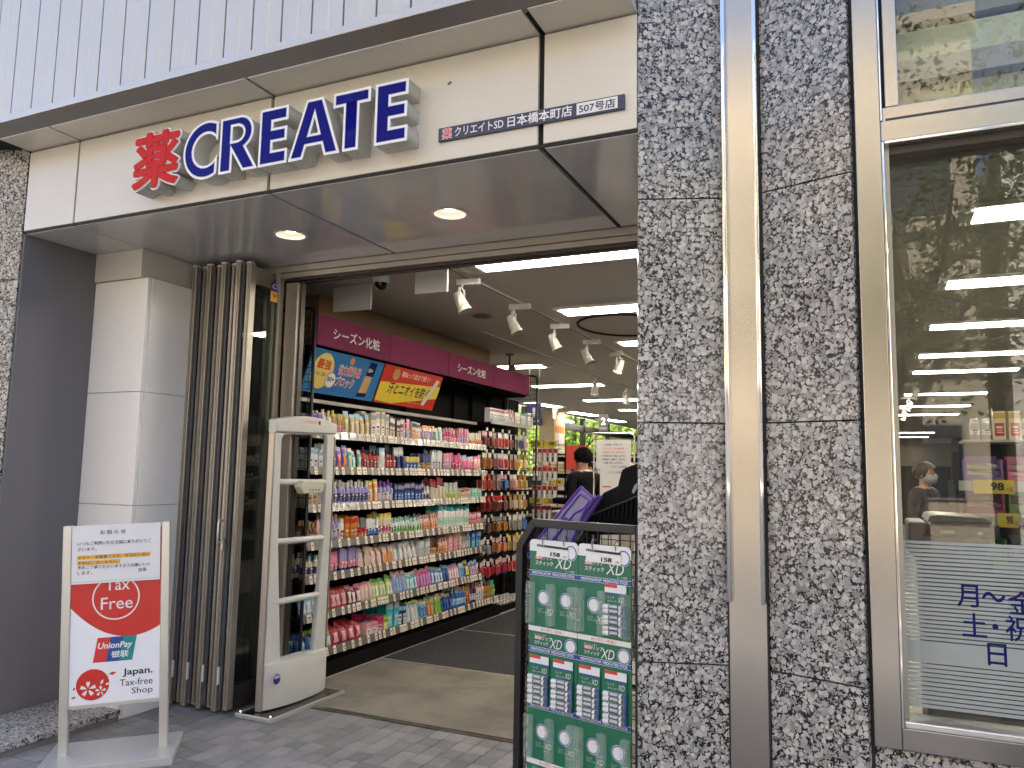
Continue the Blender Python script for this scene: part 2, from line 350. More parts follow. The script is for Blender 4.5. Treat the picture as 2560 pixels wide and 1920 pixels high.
# ================================================================ the setting: ground, road, pavement
YF, YD, ZS, ZT = 2.87, 4.05, 2.78, 3.278        # fascia plane, door line, soffit height, top of fascia
struct('ground', MB().box(-150, 150, -150, 150, -.6, -.3), P('far_ground', (.11, .11, .10), .9, var=.2, vscale=.3))
struct('road', MB().box(-60, 60, -11.5, -1.6, -.3, -.12), P('asphalt', (.05, .05, .052), .85, var=.2, vscale=4, bump=.6, bscale=90))
pav = struct('pavement', MB().box(-40, 40, -1.4, 4.056, -.3, -.014), GROUT)
struct('kerb', MB().box(-40, 40, -1.6, -1.4, -.3, -.002), P('kerb_stone', (.28, .27, .26), .8, var=.15, vscale=6))
struct('opposite_pavement', MB().box(-40, 40, -15.2, -11.5, -.3, 0), P('pale_paving', (.17, .16, .145), .8, var=.12, vscale=5))
TP, TQ = .1, .121
tile_mesh = MB().box(-TP/2+.0024, TP/2-.0024, -TQ/2+.0024, TQ/2-.0024, -.02, 0).mesh('paver', TILE, bevel=.0015, seg=1)
spots = []
for i in range(-62, 32):
    for j in range(44):
        x, y = -2.67+.05+i*TP, 4.05-TQ/2-j*TQ
        if x < -6.2 or x > 3: continue
        d = np.array([x, y, 0])-CAM; dep = d@FW
        vis = False
        if dep > .5:
            px, py = 1280+F*(d@RT)/dep, 960-F*(d@UP)/dep
            vis = -60 < px < 1420 and 1700 < py < 1980 and x > -3.99
        spots.append((not vis, dep if vis else abs(dep), x, y))
spots.sort(); rest = MB(); nt_ = 0
for nv, dep, x, y in spots:
    z = random.gauss(0, .0006)
    if not nv and nt_ < 300:
        o = link('paver', tile_mesh, pav); o.location = (x, y, z); o.rotation_euler = (random.gauss(0, .004), random.gauss(0, .004), random.gauss(0, .006)); nt_ += 1
    else: rest.box(x-TP/2+.002, x+TP/2-.002, y-TQ/2+.002, y+TQ/2-.002, -.02, z)
part('paver', rest, TILE, pav, kind='stuff')
struct('shop_floor', MB().box(-6.6, 3.5, 4.10, 30, -.3, -.002), P('vinyl_floor', (.36, .34, .30), .35, var=.06, vscale=3))
m = MB()
for y0, y1, z1 in ((4.057, 4.064, .006), (4.064, 4.078, .001), (4.078, 4.083, .005), (4.083, 4.094, .0005), (4.094, 4.1, .004)): m.box(-3.30, -.45, y0, y1, -.05, z1)
solo('door_threshold', m, STEELH, 'stainless steel door track set in the floor across the entrance', 'threshold', (-1.9, 4.08, 0))
solo('entrance_mat', MB().box(-3.50, -.5, 4.102, 5.302, -.002, .004), MATB, 'worn beige ribbed entrance mat just inside the door track', 'mat', (-2, 4.7, 0))
dm = thing('entrance_mat', 'dark charcoal studded entrance mat with a metal edge strip, beyond the beige one', 'mat', (-2, 6.7, 0))
part('mat_sheet', MB().box(-3.50, -.5, 5.33, 6.60, -.002, .005), MATD, dm)
part('mat_sheet', MB().box(-3.50, -.5, 6.615, 8.3, -.002, .005), MATD, dm)
part('edge_strip', MB().box(-3.50, -.5, 5.304, 5.328, -.002, .007), P('dull_strip', (.45, .43, .38), .4, metal=.6), dm)
part('edge_strip', MB().box(-3.50, -.5, 6.602, 6.613, -.002, .0065), P('dull_strip', (.45, .43, .38), .4, metal=.6), dm)

# ================================================================ shop shell
struct('ceiling', MB().box(-6.6, 3.5, 4.1, 30, 2.85, 2.93), P('ceiling_board', (.52, .50, .455), .8, bump=.15, bscale=40))
WALLB = P('ochre_wall', (.23, .14, .055), .6, var=.05, vscale=3)
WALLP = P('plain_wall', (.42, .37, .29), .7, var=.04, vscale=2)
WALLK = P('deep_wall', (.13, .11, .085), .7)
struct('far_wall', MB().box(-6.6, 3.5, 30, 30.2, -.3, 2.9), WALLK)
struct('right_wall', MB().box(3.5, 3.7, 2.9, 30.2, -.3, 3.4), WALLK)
struct('partition_wall', MB().box(-4.7, -4.0, 5.0, 8.12, -.1, 2.855), WALLB)
m = MB(); XW = -6.6
m.box(XW-.2, XW, 4.1, 13.0, -.3, 2.9); m.box(XW-.2, XW, 24.5, 30.2, -.3, 2.9); m.box(XW-.2, XW, 13.0, 24.5, -.3, .9)
struct('left_wall', m, WALLP)
m = MB(); m.box(-6.8, -3.99, 4.052, 4.2, -.3, 2.9)
struct('front_wall', m, P('inner_plaster', (.4, .38, .34), .8))
solo('window_mullion_pillar', MB().box(XW-.1, XW+.25, 16.15, 16.85, -.05, 2.85), P('tan_pillar', (.30, .21, .12), .6), 'tan square pillar between the street windows at the back', 'pillar', (XW, 16.4, 0), bevel=.01)
bw = thing('back_window', 'wide dark-framed street window with green trees outside', 'window', (XW, 19, .9))
FRD = P('dark_window_frame', (.05, .045, .04), .4, metal=.4)
for y0, y1, z0, z1 in ((13.0, 24.5, 2.50, 2.66), (13.0, 24.5, .9, .96), (13, 13.08, .96, 2.5), (15.2, 15.28, .96, 2.85), (18.9, 19.05, .96, 2.85), (21.0, 21.12, .96, 2.85), (24.4, 24.5, .96, 2.85)):
    part('frame_bar', MB().box(XW-.12, XW-.02, y0, y1, z0, z1), FRD, bw, bevel=.004)
for y0, y1 in ((13.08, 15.2), (15.28, 16.15), (16.85, 18.9), (19.05, 21.0), (21.12, 24.4)):
    part('pane', MB().box(XW-.08, XW-.075, y0, y1, .96, 2.5), GLASS, bw); part('pane', MB().box(XW-.08, XW-.075, y0, y1, 2.66, 2.85), GLASS, bw)

# ================================================================ upper wall: slat cladding and trim
uw = thing('upper_wall', 'silver-white vertical slat cladding on the wall above the entrance', 'wall', (-2, 2.75, 3.4))
part('upper_shade_mass', MB().box(-7, -.80, 2.715, 30.3, 3.30, 6.3), P('upper_concrete', (.4, .4, .39), .8), uw); part('upper_shade_mass', MB().box(-.799, 4.5, 3.32, 30.3, 3.30, 6.3), P('upper_concrete', (.4, .4, .39), .8), uw)  # unseen bulk added to shade the front, kept low for street bounce
pr = [(.0035, .014), (.005, .003), (.088, 0), (.100, .003), (.170, .004), (.1715, .014), (.1715, .018), (.0035, .018)]
sl = MB().prism([(x, y, 0) for x, y in pr], (0, 0, 2.6)).mesh('slat', SLAT)
for i in range(-14, 10):
    o = link('slat', sl, uw); o.location = (-2.62+i*.1765+2, 2.688-2.75, 3.398-3.4)
part('trim_edge', MB().box(-7.2, -.80, 2.640, 2.71, 3.346, 3.384), TRIM, uw, bevel=.003)
part('trim_filler', MB().box(-7.2, -.80, 2.684, 2.71, 3.3845, 3.398), TRIM, uw)
part('trim_band', MB().prism([(-7.2, 2.684, 3.281), (-7.2, 2.71, 3.281), (-7.2, 2.71, 3.3455), (-7.2, 2.645, 3.3455)], (6.4, 0, 0)), P('mirror_band', (.11, .10, .092), .14, metal=.8, var=.1, vscale=3), uw)
part('joint_backing', MB().box(-7.2, -.80, 2.7085, 2.713, 3.39, 6), BLACK, uw)

# ================================================================ entrance canopy: fascia and soffit panels
cn = thing('entrance_canopy', 'cream metal fascia with dark soffit panels over the shop entrance', 'canopy', (-2.6, YF, ZS))
part('joint_backing', MB().box(-4.46, -.80, YF+.022, YF+.06, ZS+.02, ZT+.02), BLACK, cn)
part('soffit_backing', MB().box(-4.46, -.80, YF+.03, YD, ZS+.03, ZS+.06), BLACK, cn)
part('upper_backing', MB().box(-7.2, -.80, 2.72, YF+.03, ZT+.014, ZT+.02), BLACK, cn)
XJ = [(-4.455, -4.037), (-4.023, -2.645), (-2.627, -1.216), (-1.190, -.795)]
part('shadow_gap', MB().box(-4.455, -.795, YF+.006, YF+.021, ZS+.004, ZS+.019), BLACK, cn)
def holed_panel(x0, x1, y0, y1, z0, z1, c, r, n=36):
    ang = sorted([2*math.pi*i/n for i in range(n)]+[math.atan2(y-c[1], x-c[0]) % (2*math.pi) for x in (x0, x1) for y in (y0, y1)])
    inn, out = [], []
    for a in ang:
        ca, sa = math.cos(a), math.sin(a)
        t = min([((x1 if ca > 0 else x0)-c[0])/ca if abs(ca) > 1e-9 else 1e9, ((y1 if sa > 0 else y0)-c[1])/sa if abs(sa) > 1e-9 else 1e9])
        inn.append((c[0]+r*ca, c[1]+r*sa)); out.append((c[0]+t*ca, c[1]+t*sa))
    k = len(ang); m = MB()
    vs_ = [(*p, z0) for p in inn]+[(*p, z0) for p in out]+[(*p, z1) for p in inn]+[(*p, z1) for p in out]
    fs = []
    for i in range(k):
        j = (i+1) % k
        fs += [(i, j, k+j, k+i)[::-1], (2*k+i, 2*k+j, 3*k+j, 3*k+i), (k+i, k+j, 3*k+j, 3*k+i), (i, j, 2*k+j, 2*k+i)[::-1]]
    return m.add(vs_, [f[::-1] for f in fs])
DL = [(-2.986, 3.452), (-1.95, 3.458)]
for i, (x0, x1) in enumerate(XJ):
    part('fascia_panel', MB().box(x0, x1, YF, YF+.02, ZS+.016, ZT-.008), CREAM, cn, bevel=.003)
    part('upper_soffit_panel', MB().box(x0, x1, 2.684, YF+.016, ZT, ZT+.012), CREAM, cn, bevel=.002)
    if i in (1, 2): part('soffit_panel', holed_panel(x0, x1, YF+.016, 3.995, ZS, ZS+.02, DL[i-1], .085), SOFF, cn)
    else: part('soffit_panel', MB().box(x0, x1, YF+.016, 3.995, ZS, ZS+.02), SOFF, cn, bevel=.002)
part('soffit_panel', MB().box(-.79, -.452, 3.045, 3.995, ZS, ZS+.02), SOFF, cn, bevel=.002)
LAMP = P('downlight_lamp', (1, .9, .75), .3, emit=4, ecol=(1, .82, .62))
for x, y in DL:
    d = thing('downlight', 'round recessed downlight glowing in the soffit panel '+('nearest the folding door' if x < -2.5 else 'below the navy name plate'), 'downlight', (x, y, ZS), group='downlights in the entrance soffit')
    m = MB(); n = 36
    prof = [(.086, ZS-.001), (.098, ZS-.003), (.098, ZS-.005), (.082, ZS-.006), (.080, ZS), (.074, ZS+.03)]
    vs_ = []
    for r, z in prof: vs_ += [(x+r*math.cos(2*math.pi*k/n), y+r*math.sin(2*math.pi*k/n), z) for k in range(n)]
    fs = [(a*n+k, a*n+(k+1) % n, (a+1)*n+(k+1) % n, (a+1)*n+k) for a in range(len(prof)-1) for k in range(n)]
    part('trim_ring', m.add(vs_, fs), WHITE, d, smooth=40)
    m = MB(); vs_ = []
    for r, z in ((.080, ZS+.004), (.07, ZS+.018), (.045, ZS+.028), (.028, ZS+.0285)): vs_ += [(x+r*math.cos(2*math.pi*k/n), y+r*math.sin(2*math.pi*k/n), z) for k in range(n)]
    fs = [(a*n+k, a*n+(k+1) % n, (a+1)*n+(k+1) % n, (a+1)*n+k) for a in range(3) for k in range(n)]
    part('reflector', m.add(vs_, fs), P('lamp_reflector', (.62, .54, .46), .4, emit=.03, ecol=(1, .84, .68)), d, smooth=40)  # faint emission puts lamp glow into the reflector itself
    part('lamp', MB().lathe([(.026, -.006), (.03, 0), (.03, .006)], (x, y, ZS+.022), 24), LAMP, d)
solo('wall_stain', disc(at((1124, 208), y=YF-.0015), (1, 0, .3), (0, 0, 1), .012, 9, rz=.008), P('old_glue', (.14, .12, .09), .8), 'small brown stain on the cream fascia right of the sign', 'stain')

# shop sign: deep channel letters
def poly_mesh(polys, off=0.0, ext=0.0):
    c = bpy.data.curves.new('c', 'CURVE'); c.dimensions = '2D'; c.fill_mode = 'BOTH'; c.offset = off; c.extrude = ext
    for pts in polys:
        s = c.splines.new('POLY'); s.points.add(len(pts)-1); s.use_cyclic_u = True
        for p_, q in zip(s.points, pts): p_.co = (q[0], q[1], 0, 1)
    o = bpy.data.objects.new('c', c); COL.objects.link(o)
    me = bpy.data.meshes.new_from_object(o.evaluated_get(bpy.context.evaluated_depsgraph_get()))
    bpy.data.objects.remove(o); bpy.data.curves.remove(c); return me
def stand(me, x0, z0, y, org, mats, parent, name):
    co = np.empty(len(me.vertices)*3); me.vertices.foreach_get('co', co); co = co.reshape(-1, 3)
    pts = np.stack([co[:, 0]+x0-org[0], -co[:, 2]+y-org[1], co[:, 1]+z0-org[2]], 1)
    me.vertices.foreach_set('co', pts.astype(np.float32).ravel()); me.materials.clear(); me.materials.append(mats); me.update()
    o = link(name, me, parent); ORG[o.name] = org; return o
def arc(cx, cy, r, a0, a1, n=14): return [(cx+r*math.cos(R(a0+(a1-a0)*i/n)), cy+r*math.sin(R(a0+(a1-a0)*i/n))) for i in range(n+1)]
h = .28
Cp = [arc(.147, .14, .149, 61, 299, 26)+arc(.147, .14, .084, 330, 30, 20)]
Rp = [[(0, 0), (0, h), (.118, h)]+arc(.122, .195, .085, 88, -62, 14)+[(.239, 0), (.150, 0), (.078, .105), (.078, 0)], [(.074, .155), (.112, .155)]+arc(.112, .193, .036, -80, 80, 8)+[(.112, .231), (.074, .231)]]
Ep = [[(0, 0), (0, h), (.166, h), (.166, .212), (.078, .212), (.078, .178), (.162, .178), (.162, .112), (.078, .112), (.078, .068), (.167, .068), (.167, 0)]]
Ap = [[(0, 0), (.094, h), (.187, h), (.287, 0), (.205, 0), (.187, .058), (.098, .058), (.080, 0)], [(.116, .112), (.142, .196), (.168, .112)]]
Tp = [[(.058, 0), (.058, .215), (0, .215), (0, h), (.198, h), (.198, .215), (.139, .215), (.139, 0)]]
so = (-2.6, YF, 2.87)
sg = thing('shop_sign', 'blue letters CREATE after a red kanji, deep white-edged channel letters on the fascia', 'sign', so)
WB = P('letter_can', (.50, .50, .47), .4, var=.10, vscale=14, metal=.1); WF = P('letter_rim', (.80, .79, .76), .3); NAVY = P('letter_blue', (.004, .004, .16), .2, spec=.10); RED = P('letter_red', (.52, .014, .008), .35, spec=.12)
for pl_, x0, ch in ((Cp, -3.099, 'C'), (Rp, -2.860, 'R'), (Ep, -2.611, 'E'), (Ap, -2.430, 'A'), (Tp, -2.181, 'T'), (Ep, -1.953, 'E')):
    lt = stand(poly_mesh(pl_, 0, .0485), x0, 2.87, 2.82, so, WB, sg, 'letter')
    stand(poly_mesh(pl_, .002, .002), x0, 2.87, 2.770, so, WF, lt, 'rim')
    stand(poly_mesh(pl_, -.0115), x0, 2.87, 2.7672, so, NAVY, lt, 'face')
    stand(poly_mesh(pl_, -.0090), x0, 2.87, 2.7676, so, P('rim_line', (.42, .42, .60), .3), lt, 'rim_line')
    for bx in (.04, .10): part('drain_hole', MB().lathe([(.003, 0), (.003, .001)], (x0+bx, 2.82, 2.8685), 8), BLACK, lt)
def kanji(off, ext, y, mat, parent, nm):
    me = text_mesh('薬', off, ext)
    co = np.empty(len(me.vertices)*3); me.vertices.foreach_get('co', co); co = co.reshape(-1, 3)
    S_ = .285/.92
    pts = np.stack([-3.437+(co[:, 0]-.037)*S_*1.06-so[0], -co[:, 2]+y-so[1], 2.868+(co[:, 1]+.079)*S_-so[2]], 1)
    me.vertices.foreach_set('co', pts.astype(np.float32).ravel()); me.materials.clear(); me.materials.append(mat); me.update()
    o = link(nm, me, parent); ORG[o.name] = so; return o
kj = kanji(.055, .0485, 2.82, WB, sg, 'letter'); kanji(.058, .001, 2.769, WF, kj, 'rim'); kanji(.034, 0, 2.7615, RED, kj, 'face')

npl = thing('name_plate', 'long navy plate with white Japanese shop name and branch number on fascia', 'sign', (-1.26, 2.864, 2.878))
NV = P('plate_navy', (.035, .042, .085), .45); PW = P('print_white', (.75, .74, .72), .5); PR = P('print_red', (.62, .05, .04), .5); PK = P('print_black', (.02, .02, .022), .6)
part('plate', MB().box(-1.68, -.842, 2.857, YF+.001, 2.878, 2.939), NV, npl, bevel=.001)
part('number_box', MB().box(-1.04, -.869, 2.8552, 2.858, 2.8855, 2.9335), PW, npl)
X_, Z_ = (1, 0, 0), (0, 0, 1)
lettering('薬', PW, (-1.662, 2.8562, 2.884), X_, Z_, npl, h=.050, bold=.05)
lettering('薬', PR, (-1.658, 2.8554, 2.888), X_, Z_, npl, h=.043, bold=.012)
lettering('クリエイトSD', PW, (-1.598, 2.8558, 2.889), X_, Z_, npl, w=.232, h=.041, bold=.012)
lettering('日本橋本町店', PW, (-1.347, 2.8558, 2.887), X_, Z_, npl, w=.288, h=.046, bold=.016)
lettering('507号店', NV, (-1.030, 2.8546, 2.890), X_, Z_, npl, w=.152, h=.038, bold=.02)

# ================================================================ granite columns with a steel channel in the fold
PA, PV, PW_, PB = (-.791, YF), (-.487, 2.975), (-.344, 2.970), (-.036, YF)
gc = thing('granite_column', 'folded grey granite column with a brushed steel channel, between entrance and window', 'column', (-.42, 2.9, 0))
ZJ = [-.014, .779, 1.645, 2.507, 3.372, 4.3, 5.2]
def slab(a, b, z0, z1, t=.03):
    d = Vector((b[0]-a[0], b[1]-a[1], 0)).normalized(); n = Vector((-d.y, d.x, 0))*t
    A, B = Vector((*a, z0)), Vector((*b, z0)); up = Vector((0, 0, z1-z0))
    return MB().hexa([A, B, B+n, A+n, A+up, B+up, B+n+up, A+n+up])
for z0, z1 in zip(ZJ, ZJ[1:]):
    for a, b in ((PA, PV), (PW_, PB)): part('granite_slab', slab(a, b, z0+.0025, z1-.0025), GRAN, gc, bevel=.0015)
part('core', MB().prism([(-.775, 2.91, -.02), (-.45, 3.03, -.02), (-.45, 4.05, -.02), (-.042, 4.05, -.02), (-.042, 2.91, -.02), (-.39, 3.015, -.02)], (0, 0, 5.2)), P('joint_dark', (.03, .028, .025), .8), gc)  # hidden dark fill added behind the slabs to block light
part('side_slab', MB().box(-.787, -.757, 2.902, 3.04, -.014, 5.2), GRAN, gc)
part('steel_channel', MB().box(-.482, -.350, 2.966, 2.99, -.014, 5.2), STEEL, gc, bevel=.002)
ZC = at((1830, 1505), y=2.95)[2]
for x0 in (-.484, -.368): part('channel_lip', MB().box(x0, x0+.016, 2.936, 2.967, ZC, 5.2), CHROME, gc, bevel=.004, smooth=30)
part('black_seal', MB().box(-.352, -.345, 2.962, 2.99, -.014, 5.2), BLACK, gc); part('black_seal', MB().box(-.488, -.481, 2.972, 2.99, -.014, 5.2), BLACK, gc)
gl = thing('granite_column', 'grey granite pier beside the dark grey reveal wall', 'column', (-4.7, 2.8, 0))
for z0, z1 in zip(ZJ, ZJ[1:]): part('granite_slab', slab((-5.05, 2.667), (-4.462, 2.866), z0+.0025, z1-.0025), GRAN, gl, bevel=.0015)
part('core', MB().prism([(-5.05, 2.71, -.02), (-4.47, 2.905, -.02), (-4.47, 4.05, -.02), (-5.05, 4.05, -.02)], (0, 0, 3.31)), P('joint_dark', (.03, .028, .025), .8), gl)
gr = copy_tree(gc); gr.location = (-.42+2.96, 2.9, 0); gr['label'] = 'granite column at the far side of the shop window'
for o in (gc, gl, gr): o['group'] = 'granite columns of the building'

# reveal wall, plinth step, marble pillar
solo('reveal_wall', MB().box(-4.50, -4.448, YF+.006, 3.36, .06, 2.779), GREYWALL, 'plain dark grey painted wall panel at the side of the entrance', 'wall', (-4.45, 3.1, 0), bevel=.002)
st = thing('stone_step', 'low step with a rough granite top along the dark grey wall', 'step', (-4.2, 3, 0))
part('granite_top', MB().box(-4.47, -3.955, 2.2, 3.35, .030, .062), GRAN2, st, bevel=.004)
part('concrete_base', MB().box(-4.47, -3.968, 2.21, 3.35, -.02, .0295), CONC, st)
mp_ = thing('marble_pillar', 'pale marble-clad square pillar with a stepped cap under the soffit', 'pillar', (-4.2, 3.6, 0))
zz_ = [-.02, 1.216, 1.895, 2.596]
for z0, z1 in zip(zz_, zz_[1:]):
    part('marble_slab', MB().box(-4.447, -3.985, 3.354, 3.38, z0+.0015, z1-.0015), MARBLE, mp_, bevel=.003)
    part('marble_slab', MB().box(-4.02, -3.98, 3.383, 4.05, z0+.0015, z1-.0015), MARBLE, mp_, bevel=.002)
part('core', MB().box(-4.44, -4.0, 3.379, 4.049, -.02, 2.59), P('joint_dark', (.03, .028, .025), .8), mp_)
part('cap', MB().box(-4.447, -4.035, 3.342, 4.05, 2.598, 2.7795), P('cap_panel', (.56, .54, .48), .35, var=.04), mp_, bevel=.002)

# ================================================================ door head and folding door
dh = thing('door_surround', 'bronze aluminium frame running across the top and left side of the entrance', 'door frame', (-2, 4.05, 2.7))
part('head_beam', MB().box(-3.98, -.45, 3.998, 4.10, 2.735, 2.7795), BRONZE, dh, bevel=.003)
part('head_step', MB().box(-3.98, -.45, 4.012, 4.10, 2.700, 2.7345), BRONZE, dh, bevel=.003)
part('track', MB().box(-3.98, -.45, 4.03, 4.06, 2.684, 2.6995), BRONZED, dh); part('track', MB().box(-3.98, -.45, 4.066, 4.1, 2.676, 2.6995), BRONZED, dh)
part('top_filler', MB().box(-4, -.45, 4.06, 4.105, 2.781, 2.86), CREAM, dh)
part('jamb', MB().box(-3.505, -3.405, 4.036, 4.10, -.01, 2.6745), BRONZE, dh, bevel=.004)
part('jamb_edge', MB().box(-3.404, -3.392, 4.06, 4.10, -.01, 2.6745), BRONZED, dh)
fd = thing('folding_door', 'stack of bronze-framed glass folding door leaves pushed open against the pillar', 'door', (-3.75, 3.87, 0))
for i in range(8):
    x0 = -3.983+i*.0615; yf = 3.690 if i % 2 == 0 else 3.718; zt, zb = (2.742, .014) if i % 2 == 0 else (2.735, .02); t = .036
    lf = part('door_leaf', MB().box(x0, x0+t, yf, yf+.05, zb, zt), BRONZE, fd, bevel=.003)
    part('stile', MB().box(x0, x0+t, 3.985, 4.034, zb, zt), BRONZE, lf, bevel=.003)
    part('top_rail', MB().box(x0+.001, x0+t-.001, yf+.0505, 3.9845, zt-.12, zt), BRONZE, lf)
    part('bottom_rail', MB().box(x0+.001, x0+t-.001, yf+.0505, 3.9845, zb, zb+.13), BRONZED if i == 7 else BRONZE, lf)
    part('pane', MB().box(x0+t/2-.003, x0+t/2+.003, yf+.0505, 3.9845, zb+.13, zt-.12), GLASSD, lf)
    part('stile_fin', MB().box(x0+t*.62, x0+t*.62+.004, yf-.006, yf-.0005, zb+.02, zt-.01), BRONZE, lf)
    part('stile_groove', MB().box(x0+t*.42, x0+t*.60, yf-.0012, yf-.0004, zb+.02, zt-.01), BRONZED, lf)
    part('end_cap', MB().box(x0-.001, x0+t+.001, yf-.002, yf+.03, zt+.0005, zt+.008), WHITE, lf)
    if i < 7: part('rubber_seal', MB().tube([(x0+t+.0125, 3.712, zb+.02), (x0+t+.0125, 3.712, zt-.02)], .0115, 8), RUBBER, lf, smooth=60)
    if i % 2 == 0: part('floor_bolt_guide', MB().box(x0+t+.004, x0+t+.016, 3.686, 3.698, .17, .27), P('nylon', (.6, .6, .58), .4), lf, bevel=.002)
    if i == 6:
        part('handle', MB().tube([(x0+.018, 3.690, 1.13), (x0+.018, 3.655, 1.13), (x0+.018, 3.650, 1.11), (x0+.018, 3.650, 1.03), (x0+.018, 3.655, 1.0), (x0+.018, 3.69, 1.0)], .007, 8), P('handle_metal', (.6, .58, .54), .3, metal=.8), lf, smooth=60)
        part('lock_plate', MB().box(x0+.022, x0+.04, 3.672, 3.6895, .955, 1.03), P('handle_metal', (.6, .58, .54), .3, metal=.8), lf, bevel=.003)
    if i == 7:
        part('floor_bolt', MB().lathe([(.014, 0), (.014, .018), (.008, .022), (.008, .03)], (0, 0, 0), 12), CHROME, lf)
        b_ = lf.children[-1]; b_.rotation_euler = (0, R(90), 0); b_.location = (x0+t+.001+3.75, 3.93-3.87, .085)
        q = at((676, 742), x=x0+t/2+.004)
        y0s, y1s = at((678, 712), x=x0+t/2+.004)[1], at((710, 712), x=x0+t/2+.004)[1]; zs1, zs0 = at((694, 711), x=-3.53)[2], at((692, 757), x=-3.53)[2]
        xs_ = x0+t/2+.0045; zm = (zs0+zs1)/2+.008
        stk = part('sticker', MB().box(xs_-.001, xs_, y0s, y1s, zm, zs1), P('sticker_blue', (.02, .03, .30), .4), lf)
        part('sticker_lower', MB().box(xs_-.001, xs_, y0s, y1s, zs0, zm-.0005), P('sticker_yellow', (.75, .42, .04), .4), lf)
        wd = y1s-y0s
        lettering('CSP', PW, (xs_+.0008, y0s+wd*.1, zm+.018), (0, 1, 0), Z_, lf, w=wd*.8, h=.030, bold=.01, shear=.2)
        lettering('警備', PR, (xs_+.0008, y0s+wd*.14, zs0+.03), (0, 1, 0), Z_, lf, w=wd*.72, h=.022, bold=.02, space=1.5)
# ================================================================ right-hand shop window
wn = thing('shop_window', 'tall steel-framed shop window with frosted stripes and blue opening days', 'window', (1, 2.92, .6))
XR = 2.14
part('black_gap', MB().box(-.036, -.018, 2.895, 2.98, -.01, 5), BLACK, wn)
part('jamb', MB().box(-.018, .062, 2.872, 2.99, .603, 5), STEEL, wn, bevel=.003)
part('jamb_lip', MB().box(.0625, .071, 2.868, 2.985, .67, 2.598), CHROME, wn, bevel=.003)
part('transom', MB().box(.0625, XR, 2.872, 2.985, 2.600, 2.672), STEELH, wn, bevel=.003)
part('transom_lip', MB().box(.0715, XR, 2.866, 2.98, 2.588, 2.5995), CHROME, wn, bevel=.003)
part('upper_jamb_lip', MB().box(.0625, .068, 2.868, 2.985, 2.6725, 5), CHROME, wn, bevel=.002)
part('upper_shadow_gap', MB().box(.0685, .078, 2.90, 2.985, 2.69, 5), BLACK, wn)
part('upper_jamb', MB().box(.0785, .122, 2.884, 2.985, 2.725, 5), STEEL, wn, bevel=.003)
part('upper_sill', MB().box(.0685, XR, 2.882, 2.985, 2.6725, 2.724), STEELH, wn, bevel=.003)
part('upper_gasket', MB().box(.0785, XR, 2.878, 2.89, 2.6726, 2.682), BRONZED, wn)
part('bottom_rail', MB().box(.0625, XR, 2.872, 2.99, .603, .672), STEELH, wn, bevel=.003)
part('bottom_lip', MB().box(.0715, XR, 2.868, 2.985, .6725, .694), P('satin_lip', (.75, .76, .78), .25, metal=.9), wn, bevel=.004)
part('inner_jamb', MB().box(.0715, .086, 2.90, 3.06, .695, 2.587), P('dark_steel', (.30, .30, .28), .3, metal=.9), wn)
part('inner_head', MB().box(.0865, XR, 2.90, 3.06, 2.560, 2.587), BRONZED, wn)
part('right_jamb', MB().box(XR, XR+.09, 2.872, 2.99, .603, 5), STEEL, wn, bevel=.003)
YG = 2.955
part('pane', MB().box(.087, XR, YG, YG+.008, .695, 2.56), GLASSW, wn)
part('upper_pane', MB().box(.1225, XR, YG-.02, YG-.012, 2.7245, 5), GLASSW, wn)
BL = P('roller_blind', (.74, .77, .58), .8, var=.03, vscale=4)
ub = part('blind', MB().box(.13, XR, 3.05, 3.055, 2.73, at((2300, 75), y=3.05)[2]), BL, wn)
part('blind_box', MB().box(.13, XR, 3.03, 3.12, at((2300, 62), y=3.05)[2], at((2300, 30), y=3.05)[2]+.1), P('blind_box', (.35, .33, .27), .5), wn)
FR = film('frosted_film', (.40, .44, .43), .72, .5)
m = MB(); zt_ = at((2300, 1352), y=YG)[2]; zl = at((2300, 1605), y=YG)[2]; zl2 = at((2300, 1655), y=YG)[2]
z = zt_
while z > zl+.01: m.box(.0875, XR-.002, YG-.0018, YG-.0003, z-.0093, z); z -= .0133
m.box(.0875, XR-.002, YG-.0018, YG-.0003, zl2, z); z = zl2-.004
while z > .72: m.box(.0875, XR-.002, YG-.0018, YG-.0003, z-.0105, z); z -= .0140
part('frosted_stripes', m, FR, wn)
WN = P('window_navy', (.006, .014, .10), .5, spec=.1)
def wtext(s, x0, x1, y0, y1):                                 # lettering on the pane, box given in photo pixels
    a = at((x0, y1), y=YG-.0025); b = at((x1, y0), y=YG-.0025)
    lettering(s, WN, a, X_, Z_, wn, w=b[0]-a[0], h=b[2]-a[2], bold=.012)
wtext('月', 2393, 2445, 1463, 1516); wtext('～', 2455, 2513, 1482, 1503); wtext('金', 2522, 2590, 1480, 1535)
wtext('土', 2406, 2466, 1535, 1590); wtext('・', 2481, 2496, 1560, 1574); wtext('祝', 2515, 2580, 1543, 1602)
wtext('日', 2470, 2516, 1611, 1663)
pl = thing('granite_plinth', 'low granite-clad wall under the shop window', 'wall', (1, 2.9, 0))
for x0 in (-.0175, .72, 1.46): part('granite_slab', MB().box(x0, x0+.735, 2.892, 2.922, -.014, .598), GRAN, pl, bevel=.002)
part('core', MB().box(-.03, 2.2, 2.923, 3.0, -.02, .595), P('joint_dark', (.03, .028, .025), .8), pl)
struct('window_wall_above', MB().box(-.03, 3.5, 3.13, 3.3, 2.86, 5), P('inner_plaster', (.4, .38, .34), .8))
struct('window_bay_floor', MB().box(-.04, 3.5, 3.0, 4.10, -.3, -.002), MATS['vinyl_floor'])
struct('window_bay_ceiling', MB().box(-.04, 3.5, 2.985, 4.10, 2.852, 2.93), MATS['ceiling_board'])

